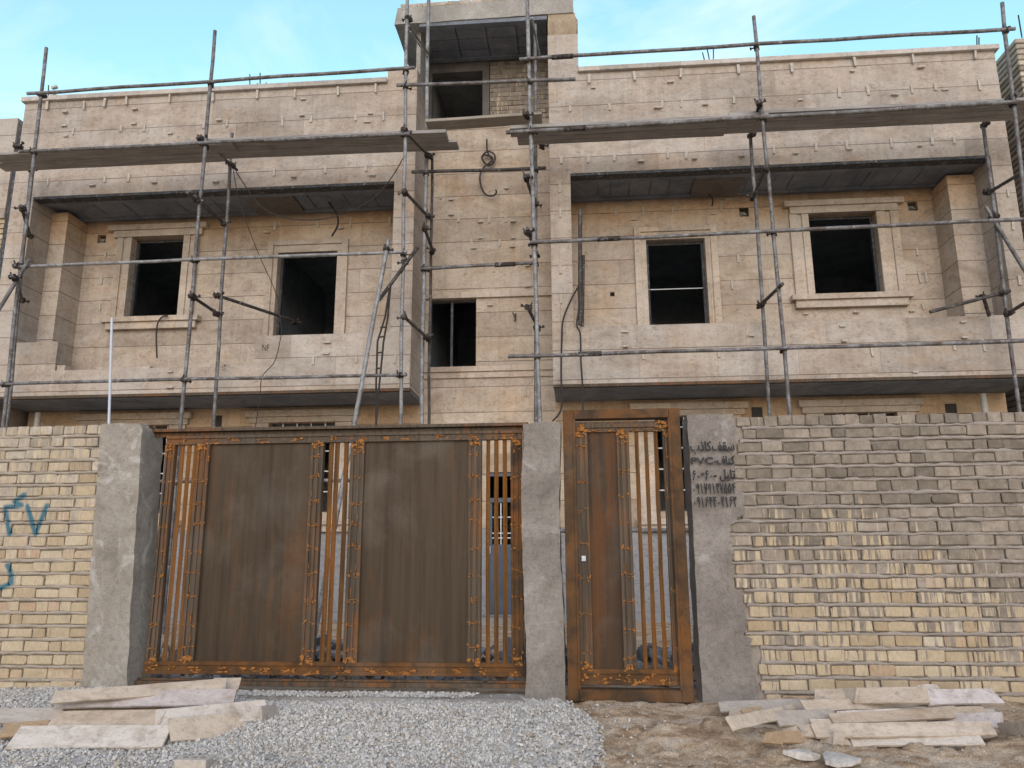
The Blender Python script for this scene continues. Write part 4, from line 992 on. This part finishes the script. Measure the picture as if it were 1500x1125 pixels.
# tubes that run into the openings and diagonal braces
A = at(313, 431, B_); B = at(440, 473, 7.4); spart(MB().tube(A, B, .028, 10), 'tie_tube', 'tube_dark'); coupler(at(322, 434, B_), STD['R2'][2], 1.1); coupler(at(432, 472, 7.3), scaf, 1.1)
A = at(1362, 457, B_); B = at(1480, 426, B_-.03); spart(MB().tube(A, B, .028, 10), 'tie_tube', 'tube_dark'); coupler(at(1466, 430, B_), STD['R6'][2]); 
A = at(1440, 434, B_+.05); B = at(1449, 462, 6.0); spart(MB().tube(A, B, .028, 10), 'tie_tube', 'tube_dark'); coupler(A, scaf)
A = at(1444, 303, B_-.07); B = at(1540, 460, B_-.07); spart(MB().tube(A, B, .03, 10), 'brace', 'tube'); coupler(at(1453, 320, B_-.03), STD['R6'][2], 1.2)
A = at(43, 380, F_-.13); B = at(-30, 500, F_-.13); spart(MB().tube(A, B, .03, 10), 'brace', 'tube'); coupler(at(30, 390, F_), STD['F1'][2], 1.2)
A = at(612, 362, F_-.08); B = at(555, 440, F_-.02); spart(MB().tube(A, B, .028, 10), 'brace', 'tube_dark'); coupler(at(592, 384, F_), STD['F3'][2], 1.1); coupler(at(592, 372, F_), STD['F3'][2])
A = at(569, 351, F_-.11); B = at(515, 640, F_-.35); d = (B-A)/(B.z-A.z); spart(MB().tube(A, A+d*(.2-A.z), .034, 12, 0, .015), 'raking_tube', 'tube_light'); coupler(at(567, 366, F_-.08), scaf)
A = at(599, 38, F_-.03); B = at(628, 80, B_-.06); spart(MB().tube(A, B, .02, 8), 'brace', 'tube'); A = at(601, 46, F_-.03); B = at(626, 84, B_-.06); spart(MB().tube(A, B, .014, 8), 'brace', 'tube_light'); coupler(at(597, 27, F_), STD['F3'][2], 1.1)
A = at(779, 26, F_); B = at(790, 80, B_-.06); spart(MB().tube(A, B, .02, 8), 'brace', 'tube_light')
A = at(626, 180, B_-.02); B = at(632, 200, B_+.4); spart(MB().tube(A, B, .028, 8), 'brace', 'tube_dark')
# ------------------------------------------------------------------ scaffold boards
def board(name_label, x0, x1, y0, y1, z, th=.045, mat='board', dz=0.0, grp='boards laid on the scaffold', sag=.0):
    mb = MB(); n = 14; vs = []
    w = y1-y0
    for i in range(n+1):
        u = i/n; x = x0+(x1-x0)*u; zz = z+dz*u-sag*4*u*(1-u)+.006*nz(x, z, 1, .8)
        j = .006*nz(x, 3, z, 2)
        vs += [(x, y0+j, zz), (x, y1+j, zz), (x, y1+j, zz+th), (x, y0+j, zz+th)]
    fs = []
    for i in range(n):
        o = i*4
        for k in range(4): fs.append((o+k, o+(k+1) % 4, o+4+(k+1) % 4, o+4+k))
    fs += [(3, 2, 1, 0), (n*4, n*4+1, n*4+2, n*4+3)]
    fs = [f[::-1] for f in fs]
    mb.add(vs, fs); o = mb.build('scaffold_board', M[mat], bevel=.004)
    return tag(o, name_label, 'board', grp)
zl = 7.90; zr = 7.93
board('outer grey board at the far left end of the scaffold deck', -9.75, -5.55, 4.93, 5.20, zl+.0)
board('inner grey board at the far left end of the scaffold deck', -9.9, -5.9, 5.215, 5.50, zl+.0)
board('outer pale edged board lapping the left deck and ending beside the stair core', -6.35, -1.98, 4.93, 5.22, zl+.052, .06, 'board', -.04)
board('inner board lapping the left deck and ending beside the stair core', -6.2, -1.85, 5.235, 5.50, zl+.05, .05, 'board', -.04)
board('outer thick board starting beside the stair core on the right deck', -.95, 3.1, 4.93, 5.2, zr-.01, .06)
board('inner board starting beside the stair core on the right deck', -.85, 2.5, 5.215, 5.47, zr-.01, .05)
board('outer board at the right end of the scaffold deck by the brick neighbour', 2.5, 7.5, 4.94, 5.19, zr+.052, .05)
board('inner board at the right end of the scaffold deck by the brick neighbour', 2.35, 7.3, 5.21, 5.52, zr+.052, .05)
zc = aZ(700, 187, 5.62)
board('pale board bridging the stair core below the dark roof opening', -2.40, -.45, 5.32, 5.62, zc-.02, .05, 'board_pale', .03)

# ------------------------------------------------------------------ loose poles, ladder, pipes and cables
P0 = at(164, 466, 3.2); P1 = at(159, 640, 2.9); d = (P1-P0)/(P1.z-P0.z)
tag(MB().tube(P0, P0+d*(.18-P0.z), .017, 10).build('plastic_pipe', M['white']), 'thin white plastic pipe standing upright behind the left brick wall', 'pipe')
mb = MB(); Yl = 5.35
la = [at(*p, Yl) for p in ((571, 420), (564, 465), (553, 500), (551, 560), (551, 660))]; lb = [at(*p, Yl) for p in ((572, 420), (568, 465), (562, 500), (556, 560), (551.5, 616))]
mb.path(la, .016, 8); mb.path(lb, .016, 8)
for p, q in (((555, 494), (562, 493)), ((553, 517), (560, 516)), ((557, 480), (565, 479)), ((552, 540), (558, 539))): mb.tube(at(*p, Yl), at(*q, Yl), .013, 6)
tag(mb.build('wire_ladder', M['cable']), 'narrow dark wire ladder hanging beside the raking scaffold tube', 'ladder')
def spline(pts, Y, n=8):
    P = [at(p[0], p[1], p[2] if len(p) > 2 else Y) for p in pts]; P = [P[0]]+P+[P[-1]]; out = []
    for i in range(1, len(P)-2):
        for k in range(n):
            t = k/n; a, b, c, d = P[i-1], P[i], P[i+1], P[i+2]
            out.append(.5*((2*b)+(c-a)*t+(2*a-5*b+4*c-d)*t*t+(3*b-a-3*c+d)*t**3))
    out.append(P[-2]); return out
def cable(label, pts, Y, r=.010, name='cable', mat='cable'):
    return tag(MB().path(spline(pts, Y), r, 7).build(name, M[mat]), label, 'cable')
cable('thin black cable sagging across the left balcony ceiling', [(590, 232), (575, 258), (548, 290), (505, 312), (462, 322), (415, 318), (380, 300), (346, 252)], 5.75, .009)
cable('thin cord running down past the left middle window to the gate', [(341, 246), (352, 300), (378, 370), (404, 430), (412, 480), (410, 500), (402, 530), (384, 552), (381, 580), (374, 626)], 5.72, .007)
cable('black electric cable coiled in loops on the stair core wall', [(713, 204), (714, 222), (722, 238), (712, 240), (706, 230), (714, 222), (724, 226), (724, 236), (715, 243), (706, 232), (712, 227), (722, 233), (708, 246), (703, 258), (705, 274), (712, 285), (722, 287), (727, 282), (726, 278)], 7.05, .016)
cable('thick dark hose bending out of the left balcony ceiling', [(471, 288), (480, 295), (490, 308), (495, 320), (494, 332), (486, 346)], 6.7, .018)
cable('short black hose hanging from the sill of the left corniced window', [(246, 463), (238, 464), (231, 474), (229, 495), (230, 524)], 6.95, .015)
cable('black hose dropping from the tied post to the top of the cement pillar', [(848, 418), (836, 440), (825, 468), (823, 495), (822, 545), (823, 590), (819, 606), (809, 617)], 5.9, .015)
cable('black hose hanging from the post over the narrow door', [(847, 422), (848, 450), (845, 476), (850, 490), (851, 530), (853, 560), (854, 602)], 5.86, .015)
cable('short dark bent hose under the right balcony ceiling', [(1038, 285), (1044, 292), (1043, 302)], 6.9, .014)
cable('little dark wire sticking out of the stair core wall', [(751, 458), (755, 466), (754, 470), (756, 459)], 7.05, .012)

# ------------------------------------------------------------------ loose stone slabs on the ground
def ongr(px, py, lift):
    z = .15
    for _ in range(8):
        q = atz(px, py, z); z = ground_h(q.x, q.y)+max(gmound(q.x, q.y), 0)*(q.x < .6)+lift
    q = atz(px, py, z); return q
def slab(label, p1, p2, h, lift=.01, th=.018, grp='x', skew=0, tilt=38):
    A = ongr(*p1, lift); B = ongr(*p2, lift)
    h += 2.5; D = ((A+B)/2-CAM).length; el = math.asin((CAM.z-(A.z+B.z)/2)/D)
    t_ = R(tilt); w = h*D/FPX/max(.05, math.sin(el+t_))
    ax = (B-A); L = ax.length; ax.normalize()
    up = Vector((skew, math.cos(t_), math.sin(t_))); up = (up-ax*up.dot(ax)).normalized(); n_ = ax.cross(up).normalized()
    if n_.z < 0: n_ = -n_
    mb = MB(); o0 = (A+B)/2
    nx = max(2, int(L/.12))
    prof = []
    for i in range(nx+1):
        u = i/nx; base = A.lerp(B, u); r1 = .006*nz(base.x, base.y, 1, 9) if 0 < i < nx else rnd.uniform(-.008, .008); r2 = .006*nz(base.x, base.y, 7, 9)
        sh = ax*rnd.uniform(-.012, .012) if i in (0, nx) else Vector((0, 0, 0))
        prof.append((base+up*r1, base+up*(w+r2)+sh))
    vs = []
    for a, b in prof: vs += [a, b, b-n_*th, a-n_*th]
    fs = []
    for i in range(nx):
        o = 4*i
        for k in range(4): fs.append((o+k, o+(k+1) % 4, o+4+(k+1) % 4, o+4+k))
    fs += [(3, 2, 1, 0), (4*nx, 4*nx+1, 4*nx+2, 4*nx+3)]
    mb.add(vs, fs); ob = mb.build('stone_slab', M['slab'], bevel=.002)
    import bmesh as _b
    bm = _b.new(); bm.from_mesh(ob.data); _b.ops.recalc_face_normals(bm, faces=bm.faces); bm.to_mesh(ob.data); bm.free()
    for words, c in ((('lilac',), (.53, .485, .48)), (('tan', 'brown', 'wood'), (.40, .29, .185)), (('buff',), (.45, .375, .30)), (('white', 'whitish'), (.58, .54, .50)), (('grey', 'dusty', 'dark', 'hidden'), (.41, .375, .34)), (('',), (.52, .45, .375))):
        if any(w_ in label.replace('whitish one', '').replace('lilac one', '').replace('pale one', '') for w_ in words): ob.color = (*c, 1); break
    return tag(ob, label, 'stone slab', grp)
G1 = 'loose travertine slabs left of the gate'; G2 = 'loose travertine slabs under the right wall'
slab('pale block end lying topmost beside the gate track', (312, 1009), (349, 1009), 11, .120, .03, G1)
slab('narrow cream slab highest on the left pile against the pillar foot', (74, 1030), (331, 1010), 11, 0.185, .018, G1)
slab('lilac grey slab second from the top of the left pile', (78, 1036), (341, 1032), 16, 0.145, .018, G1)
slab('brownish slab under the lilac one in the left pile', (92, 1042), (300, 1040), 12, 0.105, .018, G1)
slab('grey slab reaching out of the left edge of the photo', (-30, 1059), (80, 1057), 13, 0.07, .018, G1)
slab('wide buff slab in the middle of the left pile', (61, 1072), (229, 1070), 21, 0.08, .018, G1)
slab('white slab with ragged right end in the left pile', (227, 1070), (393, 1053), 20, 0.078, .018, G1, .1)
slab('small tan stub poking out under the left pile', (-4, 1080), (66, 1074), 12, .030, .018, G1)
slab('frontmost long whitish slab of the left pile on the gravel', (7, 1096), (237, 1094), 22, 0.012, .018, G1)
slab('right front slab of the left pile with clean square ends', (251, 1087), (400, 1072), 21, 0.012, .018, G1, .1)
slab('dark broken corner piece wedged under the right front slab', (385, 1070), (407, 1068), 20, .012, .018, G1)

slab('highest wide slab of the right pile leaning at the wall', (1193, 1031), (1362, 1028), 15, 0.130, .018, G2)
slab('small white stone end at the top right of the right pile', (1358, 1020), (1385, 1019), 9, .120, .02, G2)
slab('lilac slab at the top right end of the right pile', (1361, 1031), (1472, 1029), 13, .090, .018, G2)
slab('long grey slab next to the pillar foot', (1056, 1043), (1187, 1037), 10, .050, .018, G2)
slab('short pale slab sticking out left near the pillar foot', (1066, 1055), (1112, 1053), 10, .035, .03, G2)
slab('small brown stone lying on the short pale slab', (1097, 1053), (1125, 1048), 9, .060, .02, G2)
slab('thin slanting slab laid crosswise over the left of the right pile', (1077, 1069), (1181, 1046), 10, 0.090, .02, G2)
slab('cream slab with a rounded left corner in the upper right pile', (1215, 1029), (1252, 1028), 10, .125, .02, G2)
slab('thin slab below the top slab of the right pile', (1182, 1042), (1415, 1033), 10, .095, .018, G2)
slab('dusty slab in the centre of the right pile', (1143, 1063), (1235, 1058), 14, .070, .018, G2)
slab('long thin whitish slab across the middle of the right pile', (1232, 1053), (1408, 1044), 6, 0.110, .018, G2)
slab('buff slab beneath the long whitish one', (1222, 1060), (1452, 1048), 9, .075, .018, G2)
slab('grey slab end protruding right in the middle of the right pile', (1330, 1057), (1470, 1054), 10, .060, .018, G2)
slab('broad lilac slab at the right of the right pile', (1358, 1066), (1470, 1064), 12, 0.070, .018, G2)
slab('stubby pale slab left of the broad central one', (1195, 1070), (1248, 1070), 11, .060, .018, G2)
slab('broad speckled slab across the lower middle of the right pile', (1242, 1069), (1366, 1067), 10, .060, .018, G2)
slab('long front left slab with a straight lower edge', (1100, 1078), (1202, 1078), 11, 0.060, .018, G2)
slab('long bottom slab of the right pile running to the right', (1196, 1080), (1462, 1076), 13, 0.060, .018, G2)
slab('tan wood coloured stone under the front left slab', (1116, 1089), (1145, 1088), 10, .008, .018, G2)
slab('longer tan stone under the front left slab', (1145, 1088), (1199, 1087), 10, .009, .018, G2)
slab('first small upright end left of the frontmost slab', (1200, 1089), (1218, 1089), 12, .014, .018, G2)
slab('second small upright end left of the frontmost slab', (1219, 1090), (1234, 1090), 12, .016, .018, G2)
slab('third small upright end touching the frontmost slab', (1234, 1091), (1248, 1091), 12, .018, .018, G2)
slab('frontmost long white slab of the right pile', (1249, 1092), (1444, 1090), 17, 0.014, .018, G2)
slab('short slab end at the far right foot of the right pile', (1440, 1082), (1463, 1078), 8, .016, .018, G2)
slab('flat slab lying alone at the right edge of the sand', (1470, 1077), (1535, 1076), 8, .012, .018, G2)
slab('brown stained slab showing between the top and the middle of the right pile', (1190, 1050), (1330, 1042), 10, .075, .018, G2)
slab('grey slab just below the lilac one at the right', (1320, 1044), (1440, 1041), 10, .07, .018, G2)
slab('dark dusty slab behind the slanting one', (1120, 1054), (1215, 1050), 10, .06, .018, G2)
slab('lowest hidden slab under the stubby pale one', (1180, 1078), (1300, 1075), 9, .03, .018, G2)
def shard(label, pts, cz, th=.014):
    P = [ongr(*p, cz) for p in pts]; n = len(P); mb = MB()
    c = sum(P, Vector())/n
    mb.add([p+Vector((0, 0, th)) for p in P]+[p-Vector((0, 0, .006)) for p in P]+[c+Vector((0, 0, th*1.5))], [(k, (k+1) % n, 2*n) for k in range(n)]+[(k, k+n, (k+1) % n+n, (k+1) % n) for k in range(n)])
    return tag(mb.build('plaster_shard', M['shard'], bevel=.002), label, 'shard', 'white broken shards on the sand')
shard('pale oval shard farther right on the sand', [(1205, 1107), (1211, 1103), (1232, 1106), (1262, 1115), (1248, 1121), (1226, 1123), (1209, 1118)], .03)
shard('bluish shard half buried left of the oval one', [(1146, 1103), (1170, 1100), (1195, 1106), (1202, 1109), (1192, 1113), (1172, 1112)], .02)
B0 = ongr(281, 1124, .012)
mb = MB().box(B0.x-.09, B0.x+.09, B0.y-.03, B0.y+.07, B0.z-.03, B0.z+.045, 0, .006)
for dx in (-.05, 0, .05): mb.path([(B0.x+dx, B0.y+.02, B0.z+.044), (B0.x+dx, B0.y+.02, B0.z+.049)], .014, 10, 1)
tag(mb.build('perforated_brick', [M['chip'], M['mortar_r']], bevel=.004), 'cream perforated brick lying in the gravel at the bottom left', 'brick')

# ------------------------------------------------------------------ light and sky
SUN_EL, SUN_AZ = 24.0, 176.0            # azimuth clockwise from +Y
w = bpy.data.worlds.new('World'); S.world = w; w.use_nodes = True
nt = w.node_tree; nt.nodes.clear()
N_ = nt.nodes.new; L_ = nt.links.new
out = N_('ShaderNodeOutputWorld'); bg = N_('ShaderNodeBackground'); L_(bg.outputs[0], out.inputs[0])
sky = N_('ShaderNodeTexSky'); sky.sky_type = 'NISHITA'; sky.sun_disc = False
sky.sun_elevation = R(SUN_EL); sky.sun_rotation = R(SUN_AZ); sky.air_density = 1.0; sky.dust_density = 1.5; sky.ozone_density = 1.5
tc = N_('ShaderNodeTexCoord'); mp = N_('ShaderNodeMapping'); mp.inputs['Scale'].default_value = (1, 1, 2.2); mp.inputs['Rotation'].default_value = (.2, .1, .9); L_(tc.outputs['Generated'], mp.inputs[0])
cn = N_('ShaderNodeTexNoise'); L_(mp.outputs[0], cn.inputs[0]); cn.inputs['Scale'].default_value = 1.9; cn.inputs['Detail'].default_value = 7; cn.inputs['Roughness'].default_value = .58; cn.inputs['Distortion'].default_value = .5
cr = N_('ShaderNodeValToRGB'); L_(cn.outputs[0], cr.inputs[0]); cr.color_ramp.elements[0].position = .44; cr.color_ramp.elements[0].color = (.10, .10, .10, 1); cr.color_ramp.elements[1].position = .70; cr.color_ramp.elements[1].color = (.85, .85, .85, 1)
mx = N_('ShaderNodeMix'); mx.data_type = 'RGBA'; L_(cr.outputs[0], mx.inputs[0]); mx.inputs[7].default_value = (6.6, 6.9, 7.0, 1)
tn = N_('ShaderNodeMix'); tn.data_type = 'RGBA'; tn.blend_type = 'MULTIPLY'; tn.inputs[0].default_value = 1; L_(sky.outputs[0], tn.inputs[6]); L_(tn.outputs[2], mx.inputs[6])
# added sky gain: boosted beyond the house, held low elsewhere to balance facade light
sx = N_('ShaderNodeSeparateXYZ'); L_(tc.outputs['Generated'], sx.inputs[0])
mr = N_('ShaderNodeMapRange'); mr.interpolation_type = 'SMOOTHSTEP'; L_(sx.outputs[1], mr.inputs[0]); mr.inputs[1].default_value = .1; mr.inputs[2].default_value = .75
gm = N_('ShaderNodeMix'); gm.data_type = 'RGBA'; L_(mr.outputs[0], gm.inputs[0]); gm.inputs[6].default_value = (1.0, 1.06, 1.12, 1); gm.inputs[7].default_value = (2.0, 2.75, 2.15, 1); L_(gm.outputs[2], tn.inputs[7])
L_(mx.outputs[2], bg.inputs[0]); bg.inputs[1].default_value = .14
sl = bpy.data.lights.new('sun', 'SUN'); so = bpy.data.objects.new('sun', sl); COL.objects.link(so)
sl.energy = 1.05; sl.angle = R(60); sl.color = (1, .88, .82)
az, el = R(SUN_AZ), R(SUN_EL)
d = Vector((math.sin(az)*math.cos(el), math.cos(az)*math.cos(el), math.sin(el)))
so.rotation_euler = (-d).to_track_quat('-Z', 'Y').to_euler(); so.location = d*50
S.view_settings.view_transform = 'Standard'; S.view_settings.look = 'None'; S.view_settings.exposure = 0.40; S.view_settings.gamma = 1
S.cycles.max_bounces = 6
for o in bpy.data.objects:
    if '_w' in o: del o['_w']
